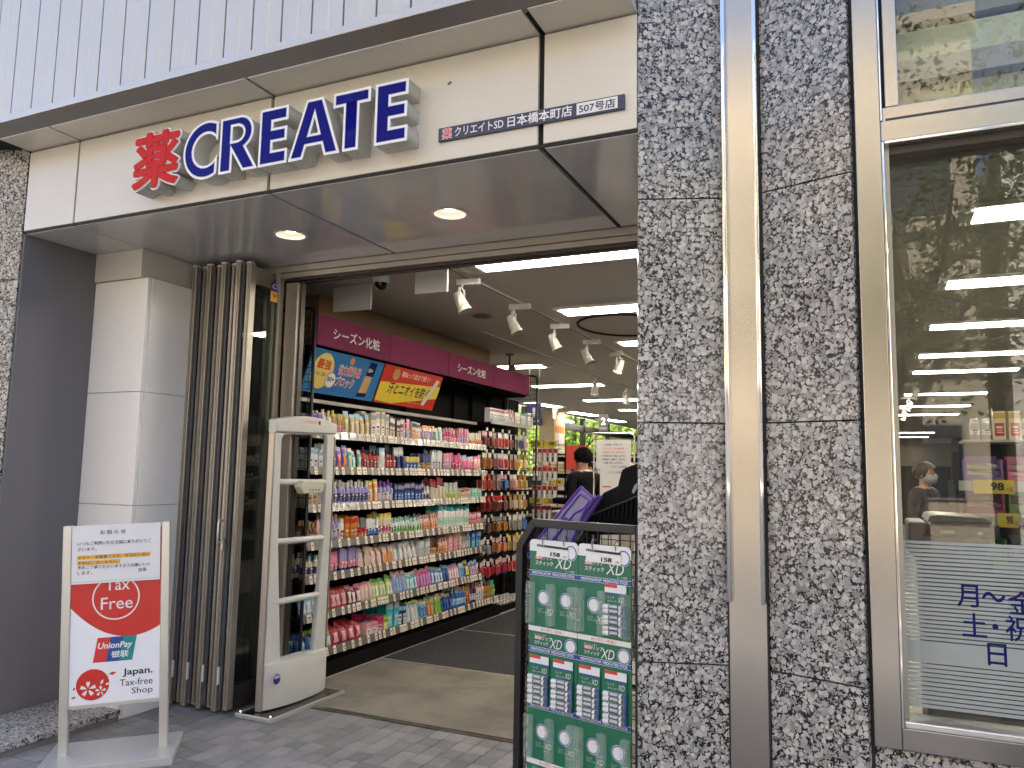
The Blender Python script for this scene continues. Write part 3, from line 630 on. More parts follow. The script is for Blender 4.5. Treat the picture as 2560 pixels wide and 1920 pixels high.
# ================================================================ ceiling lights, tracks and spotlights
TUBE = P('lit_tube', (1, .96, .88), .3, emit=7.2, ecol=(1, .915, .80))
HOUS = P('lamp_housing', (.72, .70, .64), .35)
def troffer():
    t = thing('ceiling_light', 'long recessed fluorescent ceiling light', 'ceiling light', (0, 0, 2.85), local=True)
    m = MB(); m.box(-.63, .63, -.16, -.135, -.022, 0); m.box(-.63, .63, .135, .16, -.022, 0); m.box(-.63, -.60, -.135, .135, -.022, 0); m.box(.60, .63, -.135, .135, -.022, 0)
    part('housing', m, HOUS, t)
    part('reflector', MB().box(-.60, .60, -.135, .135, -.004, -.001), P('lamp_tray', (.8, .79, .74), .3), t)
    for y in (-.085, 0, .085):
        tb = part('tube', MB().tube([(-.575, y, -.018), (.575, y, -.018)], .0135, 8), TUBE, t, smooth=60)
    for sx in (-.59, .59): part('lamp_holder', MB().box(sx-.012, sx+.012, -.11, .11, -.03, -.004), WHITE, t)
    return t
t0 = None
def put_troffer(x, y, rz, label, group):
    global t0
    if t0 is None: t0 = o = troffer()
    else: o = copy_tree(t0)
    o.location = (x, y, 2.85); o.rotation_euler = (0, 0, rz); o['label'] = label; o['group'] = group
    return o
for i, y in enumerate((4.64, 6.27, 8.0, 9.85, 11.4, 14.3)):  # rows hidden behind the column are added for their light
    put_troffer(-1.80, y, 0, ['bright fluorescent ceiling light right inside the entrance', 'fluorescent ceiling light second in line from the entrance', 'fluorescent ceiling light third in line from the entrance'][i] if i < 3 else 'added unseen fluorescent light, %s in line from the entrance' % ['fourth', 'fifth', 'sixth'][i-3], 'ceiling lights over the entrance aisle')
for i, y in enumerate((4.64, 6.27, 8.0, 9.85, 11.35, 14.3, 16.65, 18.8, 26.0, 28.6)):
    put_troffer(1.10, y, 0, 'bright ceiling light just inside the shop window' if y < 5 else 'fluorescent ceiling light, %s from the glass in the row behind the shop window' % ['', 'second', 'third', 'fourth', 'fifth', 'sixth', 'seventh', 'eighth', 'ninth', 'tenth'][i], 'ceiling lights behind the window')
for i, y in enumerate((9.35, 11.6, 14.1, 16.4)): put_troffer(-4.33 if y > 10 else -4.4, y, 0, 'fluorescent ceiling light, %s beyond the end of the pink shelf header' % ['first', 'second', 'third', 'fourth'][i], 'ceiling lights beyond the gondola')
for i, y in enumerate((14.8, 17.2, 19.5)): put_troffer(-6.05, y, R(80), 'ceiling light set lengthwise by the street windows, %s past the tan pillar poster' % ['just before', 'next', 'last'][i] if i else 'ceiling light set lengthwise by the street windows, before the tan pillar', 'ceiling lights by the street windows')
for x0, y0, y1, lb in ((-2.6, 4.35, 9.6, 'white lighting track on the ceiling carrying the row of spotlights by the entrance'), (-3.5, 6.9, 13, 'thin white lighting track on the ceiling above the gondola')):
    tr = thing('lighting_track', lb, 'track', (x0, (y0+y1)/2, 2.85))
    part('rail', MB().box(x0-.017, x0+.017, y0, y1, 2.832, 2.8485), HOUS, tr, bevel=.002); part('slot', MB().box(x0-.006, x0+.006, y0+.01, y1-.01, 2.8305, 2.8318), BLKP, tr)
SPOT = P('spot_white', (.70, .69, .62), .35)
def spotlight():
    t = thing('spotlight', 'white track spotlight', 'spotlight', (0, 0, 2.83), local=True)
    part('adapter', MB().box(-.018, .018, -.09, .09, -.045, 0), SPOT, t, bevel=.004)
    part('stem', MB().tube([(0, .05, -.045), (0, .05, -.07)], .008, 8), SPOT, t)
    m = MB().box(-.052, .052, .044, .056, -.078, -.07)
    m.box(-.056, -.050, .042, .058, -.185, -.07); m.box(.050, .056, .042, .058, -.185, -.07)
    part('yoke', m, SPOT, t)
    a = Vector((.0, .5, 1)).normalized(); c = Vector((0, .05, -.175))
    hd = part('head', MB().tube([c+a*.085, c+a*.083, c-a*.03, c-a*.032, c-a*.045, c-a*.047, c-a*.07], [.026, .031, .045, .041, .041, .048, .053], 18), SPOT, t, smooth=40)
    part('lens', MB().tube([c-a*.0705, c-a*.0715], [.046, .046], 18), P('spot_lens', (.30, .29, .26), .1), t)
    return t
sp0 = None
def put_spot(x, y, rz, label, group, lit=False):
    global sp0
    if sp0 is None: sp0 = o = spotlight()
    else: o = copy_tree(sp0)
    o.location = (x, y, 2.831); o.rotation_euler = (0, 0, rz); o['label'] = label; o['group'] = group
    if lit:
        l = [c for c in o.children if c.name.startswith('lens')][0]; l.data = l.data.copy(); l.data.materials[0] = LAMP
    return o
for i, y in enumerate((4.91, 5.82, 6.74, 7.66, 8.51)):
    put_spot(-2.6, y, R((100, 100, 105, 100, 250)[i]), 'white track spotlight, %s from the hanging boards on the entrance track' % ['first', 'second', 'third', 'fourth'][i] if i < 4 else 'lit white track spotlight at the far end of the entrance track', 'spotlights on the entrance track', i == 4)
for q, lit in (((1487, 945), True), ((1566, 972), False), ((1389, 1016), False)):
    p_ = at(q, z=2.83); put_spot(p_[0], p_[1], R(200), 'small white spotlight deep in the shop by the far lights' if not lit else 'small lit white spotlight on the thin ceiling track', 'far spotlights', lit)
put_spot(1.12, 6.02, R(180), 'white spotlight hanging below the ceiling lights behind the window', 'window spotlights')
for y in (12.5, 14.6, 16.9): put_spot(.55, y, R(240), 'small spotlight far inside behind the window', 'window spotlights far', y > 16)
dc = thing('dome_camera', 'black dome security camera on white ceiling mount', 'camera', (-3.18, 4.66, 2.85))
part('mount', MB().lathe([(.062, .849), (.062, .80), (.056, .79)][::-1], (-3.18, 4.66, 2), 24), WHITE, dc, smooth=40)
part('dome', MB().lathe([(.048*math.sin(R(a)), .79-.05*math.cos(R(a))) for a in (5, 25, 45, 65, 90)], (-3.18, 4.66, 2), 24), P('dome_black', (.01, .01, .01), .08), dc, smooth=60)
def hang_board(x0, x1, y, z0, z1, lb):
    b = thing('hanging_sign', lb, 'sign', ((x0+x1)/2, y, z1)); part('board', MB().box(x0, x1, y, y+.02, z0, z1), P('blank_board', (.66, .64, .57), .5), b, bevel=.002)
    for x in (x0+.06, x1-.06): part('hanger', MB().tube([(x, y+.01, z1-.01), (x, y+.01, 2.851)], .003, 6), WHITE, b)
hang_board(-3.707, -3.365, 4.80, 2.640, 2.835, 'blank white board hanging beside the dome camera'); hang_board(-2.797, -2.546, 4.50, 2.645, 2.835, 'blank white board hanging next to the entrance spotlight track')

# ================================================================ anti-theft gate
GPL = P('gate_plastic', (.54, .54, .51), .38, var=.05, vscale=5, bump=.05, bscale=30)
eg = thing('security_gate', 'pale grey anti-theft gate with rungs on a steel floor plate at the entrance', 'security gate', (-3.34, 4.09, 0))
def yz(me, x, org, mat, parent, nm):
    co = np.empty(len(me.vertices)*3); me.vertices.foreach_get('co', co); co = co.reshape(-1, 3)
    pts = np.stack([co[:, 2]+x-org[0], co[:, 0]-org[1], co[:, 1]-org[2]], 1)
    me.vertices.foreach_set('co', pts.astype(np.float32).ravel()); me.materials.clear(); me.materials.append(mat); me.update()
    me.polygons.foreach_set('use_smooth', [True]*len(me.polygons)); me.set_sharp_from_angle(angle=R(35))
    o = link(nm, me, parent); ORG[o.name] = org; return o
_pm = poly_mesh
def poly_bev(polys, ext, bev):
    c = bpy.data.curves.new('c', 'CURVE'); c.dimensions = '2D'; c.fill_mode = 'BOTH'; c.extrude = ext-bev; c.bevel_depth = bev; c.bevel_resolution = 2; c.offset = -bev
    for pts in polys:
        s = c.splines.new('POLY'); s.points.add(len(pts)-1); s.use_cyclic_u = True
        for p_, q in zip(s.points, pts): p_.co = (q[0], q[1], 0, 1)
    o = bpy.data.objects.new('c', c); COL.objects.link(o)
    me = bpy.data.meshes.new_from_object(o.evaluated_get(bpy.context.evaluated_depsgraph_get()))
    bpy.data.objects.remove(o); bpy.data.curves.remove(c); return me
go = (-3.34, 4.09, 0)
outer = [(3.802, .03), (4.378, .03), (4.384, 1.69), (3.797, 1.675)]
hole = [(3.945, .27), (3.872, 1.0), (3.858, 1.60)]+arc(3.900, 1.620, .042, 180, 90, 5)+arc(4.268, 1.635, .042, 90, 0, 5)+[(4.312, 1.0), (4.262, .27)]
yz(poly_bev([outer, hole], .019, .008), -3.34, go, GPL, eg, 'frame')
cap = [(3.787, 1.672), (4.386, 1.692), (4.386, 1.755)]+[(4.386-(.6)*t, 1.755+.037*math.sin(math.pi*min(1, t*1.0))-.006*t) for t in np.linspace(.05, 1, 14)]
yz(poly_bev([cap], .034, .010), -3.34, go, GPL, eg, 'top_cap')
m = MB()                                                       # swollen foot: lens-shaped plan
ys = np.linspace(3.80, 4.384, 13); rows = []
for z, k in ((.028, .93), (.05, 1), (.20, 1), (.255, .93), (.285, .70), (.292, .45)):
    rows.append([(-3.34+.026+.050*k*max(0, math.sin(math.pi*(y-3.80)/.584))**.6 if k > .6 else -3.34+.026*k*1.4, y, z+.012*(y-3.8)*(-1)) for y in ys])
for sgn in (1, -1):
    o_ = len(m.v)
    for r_ in rows: m.v += [(-3.34+(x+3.34)*sgn, y, z) for x, y, z in r_]
    n_ = len(ys)
    for a in range(len(rows)-1):
        for b in range(n_-1):
            f_ = [o_+a*n_+b, o_+a*n_+b+1, o_+(a+1)*n_+b+1, o_+(a+1)*n_+b]; m.f.append(f_ if sgn > 0 else f_[::-1]); m.m.append(0)
k0, k1 = 5*len(ys), 5*len(ys)+6*len(ys)
for b in range(len(ys)-1): m.f.append([k0+b, k0+b+1, k1+b+1, k1+b]); m.m.append(0)
for a in range(5):
    for e_ in (0, len(ys)-1): m.f.append([a*len(ys)+e_, (a+1)*len(ys)+e_, (a+1)*len(ys)+e_+6*len(ys), a*len(ys)+e_+6*len(ys)]); m.m.append(0)
part('foot_housing', m, GPL, eg, smooth=50)
for z in (1.366, 1.0, .635): part('rung', MB().tube([(-3.34, 3.86, z+.002), (-3.34, 4.32, z-.002)], .020, 12), GPL, eg, smooth=60)
part('steel_strip', MB().box(-3.362, -3.318, 3.783, 3.7965, .022, 1.672), BRONZE, eg, bevel=.003)
part('steel_strip', MB().box(-3.362, -3.318, 4.385, 4.392, .022, 1.672), BRONZE, eg, bevel=.002)
al = part('alarm_box', MB().prism([(-3.318, 4.02, 1.375), (-3.318, 4.20, 1.375), (-3.318, 4.225, 1.345), (-3.318, 4.21, 1.30), (-3.318, 4.02, 1.295), (-3.318, 3.985, 1.335), (-3.318, 3.99, 1.352)][::-1], (.055, 0, 0)), P('alarm_beige', (.52, .50, .40), .4), eg, bevel=.006)
for k in range(4): part('speaker_hole', MB().tube([(-3.2625, 4.075+k*.030, 1.318), (-3.2618, 4.075+k*.030, 1.318)], .006, 10), BLACK, al)
part('brand_label', MB().box(-3.3065, -3.3055, 4.02, 4.24, 1.728, 1.772), P('label_grey', (.56, .555, .51), .35), eg)
lettering('Checkpoint', PR, (-3.3048, 4.045, 1.737), (0, 1, 0), Z_, eg, w=.125, h=.030)
part('brand_mark', MB().box(-3.3052, -3.3046, 4.185, 4.205, 1.74, 1.765), PK, eg)
ea = at((692, 1698), x=-3.266); EB = P('eas_blue', (.035, .03, .25), .4)
part('badge', disc((ea[0]+.001, ea[1], ea[2]), (0, 1, 0), Z_, .031), EB, eg); lettering('EAS', PW, (ea[0]+.002, ea[1]-.02, ea[2]+.004), (0, 1, 0), Z_, eg, w=.040, bold=.03)
for y, z in ((3.90, .225), (3.90, .06), (4.34, .235), (4.345, .065), (4.345, .11), (4.35, .155)): part('screw', MB().tube([(-3.33, y, z), (-3.300 if y > 4.2 else -3.284, y, z)], .005, 8), P('screw_dark', (.1, .1, .09), .4, metal=.6), eg)
part('floor_plate', MB().box(-3.425, -3.178, 3.715, 4.395, .004, .018), P('plate_dark', (.055, .053, .05), .22, metal=.7, rvar=.1, vscale=12), eg)
for b in ((-3.177, -3.165, 3.70, 4.40), (-3.437, -3.426, 3.70, 4.40)): part('plate_edge', MB().box(*b, 0, .026), TRIM, eg, bevel=.003)
for b in ((-3.4255, -3.1775, 3.70, 3.714), (-3.4255, -3.1775, 4.396, 4.405)): part('plate_edge', MB().box(*b, 0, .026), TRIM, eg, bevel=.003)
for x in (-3.415, -3.19): part('plate_bolt', MB().lathe([(.007, 0), (.007, .014), (.003, .018)], (x, 3.722, .018), 8), CHROME, eg)
for y in (3.9, 4.28): part('foot_pin', MB().tube([(-3.34, y, .016), (-3.34, y, .04)], .012, 10), BLKP, eg)

# ================================================================ tax-free sign stand
SA, ST = .700, .050
sroot = thing('sign_stand', 'silver floor stand with red and white tax free poster beside the step', 'sign stand', (-3.688, 2.801, .012), SA, local=True)
sroot.rotation_euler = (0, 0, SA)
ca_, sa_ = math.cos(ST), math.sin(ST)
def S(u, v, w=0): return (u*ca_-w*sa_*0-v*sa_, w, u*sa_+v*ca_)   # along board, up board, depth (towards the back)
UX, UZ = Vector((ca_, 0, sa_)), Vector((-sa_, 0, ca_))
def sbox(u0, u1, v0, v1, w0, w1): return MB().hexa([S(u0, v0, w0), S(u1, v0, w0), S(u1, v0, w1), S(u0, v0, w1), S(u0, v1, w0), S(u1, v1, w0), S(u1, v1, w1), S(u0, v1, w1)])
SIL = P('satin_silver', (.56, .545, .50), .3, metal=.55, rvar=.06, vscale=6)
for u0 in (-.020, .440): part('post', sbox(u0, u0+.042, -.01, 1.13, -.012, .030), SIL, sroot, bevel=.005)
part('bottom_rail', sbox(.0225, .4395, .222, .240, -.006, .024), SIL, sroot, bevel=.002); part('top_rail', sbox(.0225, .4395, 1.106, 1.122, -.006, .024), SIL, sroot, bevel=.002)
PST = P('poster_white', (.78, .80, .84), .35); PRD = P('poster_red', (.56, .022, .016), .35)
bd = part('poster', sbox(.0225, .4395, .2405, 1.1055, -.004, .014), PST, sroot)
def spoly(pts, mat, nm, w=-.0045, par=None): return part(nm, MB().add([S(u, v, w) for u, v in pts], [tuple(range(len(pts)))]), mat, par or bd)
cv = [(.0225+.417*t, .718-.26*t*(1-t)*1.43-.113*t+.0) for t in np.linspace(0, 1, 20)]
spoly(cv+[(.4395, 1.1055), (.0225, 1.1055)], PRD, 'red_field')
part('ring', disc(S(.230, .757, -.005), UX, UZ, .111, 40, .104), PW, bd)
lettering('Tax', PW, S(.178, .794, -.0052), UX, UZ, bd, w=.115, h=.060, bold=.004); lettering('Free', PW, S(.160, .700, -.0052), UX, UZ, bd, w=.148, h=.060, bold=.004)
for (u0, u1, col) in ((0, .33, (.62, .03, .03)), (.33, .66, (.012, .06, .28)), (.66, 1, (.01, .22, .24))):
    a, b = .128+u0*.182, .128+u1*.182; spoly([(a, .441), (b, .441), (b+.020, .562), (a+.020, .562)], P('card_%d' % (u0*100), col, .4), 'card_stripe', -.005)
lettering('UnionPay', PW, S(.150, .497, -.0056), UX, UZ, bd, w=.160, h=.040, bold=.025, shear=.2); lettering('银联', PW, S(.213, .458, -.0056), UX, UZ, bd, w=.080, h=.034, bold=.02, shear=.1)
part('sun', disc(S(.130, .335, -.005), UX, UZ, .076, 36), PRD, bd)
def petals(cu, cv_, r, mat, n=5, w=-.0056):
    for k in range(n):
        a = R(90+72*k); pts = []
        for (rr, da) in ((.12, 0), (.6, .34), (.95, .22), (.86, 0), (.95, -.22), (.6, -.34)): pts.append((cu+r*rr*math.cos(a+da), cv_+r*rr*math.sin(a+da)))
        spoly(pts, mat, 'petal', w)
petals(.109, .316, .040, PW); petals(.167, .301, .027, PW)
for (u, v, r, a, mt) in ((.172, .345, .014, 60, PW), (.199, .333, .013, 20, PW), (.220, .383, .018, 10, PRD), (.046, .322, .011, 60, PRD), (.045, .280, .013, 20, PRD), (.182, .288, .010, 200, PRD)):
    spoly([(u+r*math.cos(R(a+t))*(1 if i % 2 == 0 else .45), v+r*math.sin(R(a+t))*(1 if i % 2 == 0 else .45)) for i, t in enumerate((0, 90, 180, 270))], mt, 'petal', -.0058)
lettering('Japan.', PK, S(.267, .358, -.0052), UX, UZ, bd, w=.140, h=.042, bold=.02); lettering('Tax-free', PK, S(.254, .314, -.0052), UX, UZ, bd, w=.153, h=.034); lettering('Shop', PK, S(.310, .264, -.0052), UX, UZ, bd, w=.098, h=.038)
part('base_plate', MB().hexa([(-.075, -.20, -.012), (.53, -.20, -.012), (.53, .20, -.012), (-.075, .20, -.012), (-.075, -.20, .004), (.53, -.20, .028), (.53, .20, .028), (-.075, .20, .004)]), P('steel_base', (.50, .50, .50), .38, metal=.4), sroot, bevel=.002)
nr = thing('paper_notice', 'white paper notice with a highlighted line taped over the tax free poster', 'notice', (-3.688, 2.801, .012), SA, local=True)
m = MB(); nu, nv = 10, 8
for j in range(nv+1):
    for i in range(nu+1): m.v.append(S(.024+.413*i/nu, .836+.292*j/nv, -.0155+.0018*math.sin(i*1.9+j*.8)*math.sin(j*1.3+.4)))
for j in range(nv):
    for i in range(nu): a = j*(nu+1)+i; m.f.append([a, a+1, a+nu+2, a+nu+1]); m.m.append(0)
part('paper', m, P('note_paper', (.74, .735, .74), .6), nr, smooth=60)
part('plastic_edge', sbox(.026, .437, .846, .8475, -.0182, -.0178), P('edge_grey', (.4, .4, .4), .4), nr)
HL = P('highlighter', (.80, .44, .06), .7); PKN = P('note_ink', (.06, .06, .065), .7)
for v0, u1 in ((.958, .388), (.930, .246)): part('highlight', MB().add([S(.050, v0, -.0182), S(u1, v0+.001, -.0182), S(u1+.004, v0+.021, -.0182), S(.050, v0+.020, -.0182)], [(0, 1, 2, 3)]), HL, nr)
for s, u, v, hh, ww in (('お知らせ', .152, 1.080, .022, .120), ('いつもご利用いただき誠にありがとうご', .050, 1.028, .020, .343), ('ざいます。', .050, 1.001, .018, .088), ('マスク・消毒薬ですが、本日は入荷の', .051, .960, .017, .335), ('予定はございません。', .051, .933, .016, .190), ('予めご了承くださいますようお願いいた', .051, .909, .018, .340), ('します。', .051, .883, .017, .068), ('店長', .333, .882, .019, .040)):
    lettering(s, PKN, S(u, v, -.0186), UX, UZ, nr, w=ww, h=hh, bold=.008, space=1.0 if s != 'お知らせ' else 1.4)
# ================================================================ cosmetics gondola
XG, Y0G, Y1G, YP = -3.55, 4.42, 8.44, 7.17
gd = thing('shelf_unit', 'long black cosmetics shelf unit with seven tiers and a pink header', 'shelf', (-3.75, 6.4, 0))
BP = P('gondola_black', (.007, .007, .007), .75, spec=.08); RAIL = P('price_rail', (.16, .145, .125), .25, coat=.4); SHW = P('shelf_cream', (.42, .39, .33), .4)
part('back_panel', MB().box(-3.99, -3.965, Y0G, Y1G+.45, .0, 2.33), BP, gd)
part('plinth', MB().box(-3.98, -3.535, Y0G, YP+.38, -.002, .095), BP, gd, bevel=.004)
part('plinth', MB().box(-3.98, -3.56, YP+.385, Y1G, -.002, .06), BP, gd)
for y in (Y0G, 5.32, 6.24, YP, 7.58, 8.0, Y1G-.03): part('upright', MB().box(-3.964, -3.93, y, y+.03, .096, 2.33), BP, gd)
RZ = [1.725, 1.470, 1.207, .946, .718, .458, .195]
tagm = MB().box(-.0005, .0005, -.0155, .0155, -.029, .029, 0)
for k in range(3): tagm.quad((.0009, -.010+k*.007, -.003), (.0009, -.005+k*.007, -.003), (.0009, -.005+k*.007, .010), (.0009, -.010+k*.007, .010), 1)
tagm.quad((.0009, -.002, -.018), (.0009, .010, -.018), (.0009, .010, -.011), (.0009, -.002, -.011), 1)
TAGM = tagm.mesh('price_tag', [P('tag_cream', (.72, .64, .53), .5), P('tag_ink', (.10, .085, .07), .6)])
rt = random.Random(3)
shelves = []
for i, z in enumerate(RZ):
    y1 = YP if i < 6 else YP+.38
    sh = part('shelf', MB().box(-3.96, XG-.004, Y0G, y1, z-.045, z-.027), BP if i else SHW, gd)
    rl = part('price_rail', MB().hexa([(XG+.004, Y0G, z-.056), (XG+.012, Y0G, z-.056), (XG+.012, y1, z-.056), (XG+.004, y1, z-.056), (XG-.006, Y0G, z), (XG, Y0G, z), (XG, y1, z), (XG-.006, y1, z)]), RAIL, sh)
    y = Y0G+.06
    while y < y1-.03:
        t = link('price_tag', TAGM, sh); t.location = (XG+.0075+3.75, y-6.4, z-.028+rt.uniform(-.002, .002)); t.rotation_euler = (0, R(-12), 0)
        if rt.random() < .12: t.scale = (1, 1.7, 1); y += .012
        y += rt.choice((.034, .042, .055, .06, .075, .10)) if y > 5.2 else rt.choice((.06, .075, .09, .11))
    if i < 6: part('shelf_bracket', MB().box(-3.93, -3.60, YP-.012, YP-.006, z-.10, z-.046), BP, sh)
part('light_bar', MB().box(-3.70, -3.66, Y0G, YP, 1.93, 1.955), P('bar_grey', (.35, .33, .28), .4), gd)
# header
PINK = P('header_pink', (.20, .034, .085), .8, spec=.12, var=.08, vscale=1.4)
hd = part('header', MB().box(-3.62, -3.55, Y0G+.02, Y1G-.18, 2.325, 2.33), BP, gd)
for y0, y1 in ((Y0G+.02, 5.372), (5.376, 6.355), (6.36, 7.30), (7.305, Y1G-.18)): part('header_panel', MB().box(-3.60, -3.553, y0, y1, 2.331, 2.556), PINK, hd, bevel=.002)
Yd = (0, 1, 0)
lettering('シーズン化粧', PW, (-3.5515, 4.62, 2.395), Yd, Z_, hd, w=.60, h=.085, bold=.012); lettering('シーズン化粧', PW, (-3.5515, 6.53, 2.395), Yd, Z_, hd, w=.60, h=.085, bold=.012)
part('canopy_board', MB().box(-3.96, -3.60, Y0G, Y1G-.18, 2.31, 2.324), BP, gd)
# wire end panels
def wire_panel(y, label, z1=2.585, x0=-3.93, x1=-3.545):
    t = thing('grid_divider', label, 'wire grid', (-3.74, y, 0))
    part('frame', MB().tube([(x1, y, .0), (x1, y, z1-.05), (x1-.015, y, z1-.012), (x1-.05, y, z1), (x0, y, z1)], .0125, 10), BLK, t, smooth=60)
    part('frame', MB().tube([(x0, y, 0), (x0, y, z1-.013)], .0125, 10), BLK, t, smooth=60)
    m = MB(); x = x0+.05
    while x < x1-.02: m.tube([(x, y, .12), (x, y, z1-.012)], .0024, 5); x += .05
    z = .14
    while z < z1-.03: m.tube([(x0, y+.004, z), (x1, y+.004, z)], .0024, 5); z += .0505
    part('wires', m, BLK, t)
    return t
wire_panel(Y0G-.02, 'black wire grid panel closing the end of the shelf unit behind the gate')
wire_panel(Y1G+.03, 'black wire grid panel at the far end of the shelf unit')
# tilted posters under the header
def poster(y0, y1, lb, base):
    t = thing('shelf_poster', lb, 'poster', (-3.60, (y0+y1)/2, 2.15))
    t_, b_ = (-3.545, 2.305), (-3.655, 2.0); d = Vector((t_[0]-b_[0], 0, t_[1]-b_[1])).normalized(); n = Vector((d.z, 0, -d.x))
    A, B, C_, D_ = Vector((b_[0], y0, b_[1])), Vector((b_[0], y1, b_[1])), Vector((t_[0], y1, t_[1])), Vector((t_[0], y0, t_[1]))
    part('board', MB().hexa([A-n*.01, B-n*.01, B, A, D_-n*.01, C_-n*.01, C_, D_]), base, t)
    H_ = (C_-B).length
    def pt(u, v, k=.001): return Vector((b_[0], y0+u, b_[1]))+d*v*H_+n*k
    return t, pt, d, n
PBL = P('poster_blue', (.03, .17, .42), .3, var=.25, vscale=3); YEL = P('poster_yellow', (.72, .55, .05), .35); RDP = P('poster_scarlet', (.55, .04, .02), .3)
t, pt, d, n = poster(4.405, 5.285, 'blue tilted poster with sun protection tube and a yellow oval', PBL)
part('oval', disc(pt(.165, .52), Yd, d, .12, 26, rz=.135), P('poster_gold', (.75, .58, .16), .35), t)
lettering('最強', RDP, pt(.085, .56, .002), Yd, d, t, w=.16, h=.075, bold=.02); lettering('汗水に強い', WN, pt(.085, .40, .002), Yd, d, t, w=.14, h=.03)
part('badge', disc(pt(.285, .34, .0015), Yd, d, .062, 24), P('badge_rim', (.25, .27, .28), .3), t); part('badge_face', disc(pt(.285, .34, .002), Yd, d, .054, 24), PW, t)
lettering('50+', PK, pt(.242, .31, .0026), Yd, d, t, w=.085, h=.034, bold=.03)
for k_, (s, u, v, w_) in enumerate((('強力紫外線', .345, .50, .27), ('ブロック', .35, .22, .22))):
    lettering(s, PW, pt(u-.004, v-.008, .0016), Yd, d, t, w=w_+.008, h=.085, bold=.055); lettering(s, RDP, pt(u, v, .0022), Yd, d, t, w=w_, h=.075, bold=.012)
part('tube_print', MB().add([pt(.66, .08, .002), pt(.76, .10, .002), pt(.78, .78, .002), pt(.69, .78, .002)], [(0, 1, 2, 3)]), P('tube_gold', (.55, .36, .15), .35), t)
part('tube_top', MB().add([pt(.683, .60, .0025), pt(.785, .60, .0025), pt(.792, .95, .0025), pt(.70, .95, .0025)], [(0, 1, 2, 3)]), WN, t); lettering('50+', PW, pt(.70, .70, .003), Yd, d, t, w=.06, h=.03, bold=.02)
part('tube_cap', MB().add([pt(.645, .06, .0025), pt(.765, .08, .0025), pt(.77, .18, .0025), pt(.652, .16, .0025)], [(0, 1, 2, 3)]), WN, t)
part('sun_print', disc(pt(.47, .87, .002), Yd, d, .028, 12), P('sun_orange', (.75, .25, .05), .4), t)
t, pt, d, n = poster(5.31, 6.245, 'red and yellow tilted deodorant poster next to the blue one', RDP)
part('yellow_field', MB().add([pt(0, .06), pt(.0, .55), pt(.94, .70), pt(.935, .35), pt(.25, .03)], [(0, 1, 2, 3, 4)]), YEL, t)
lettering('朝ぬって夜まで続く！', PW, pt(.27, .76, .002), Yd, d, t, w=.46, h=.05, bold=.012, shear=.15); lettering('汗とニオイを防ぐ', PK, pt(.13, .28, .002), Yd, d, t, w=.66, h=.10, bold=.02, shear=.15)
part('seal', disc(pt(.19, .80, .002), Yd, d, .05, 20), P('seal_gold', (.5, .28, .1), .4), t)
part('stick_print', MB().add([pt(.70, .12, .0025), pt(.75, .10, .0025), pt(.90, .85, .0025), pt(.84, .88, .0025)], [(0, 1, 2, 3)]), P('stick_white', (.62, .63, .62), .4), t)
lettering('デオドラントスティック', PW, pt(.48, .10, .002), Yd, d, t, w=.2, h=.022)

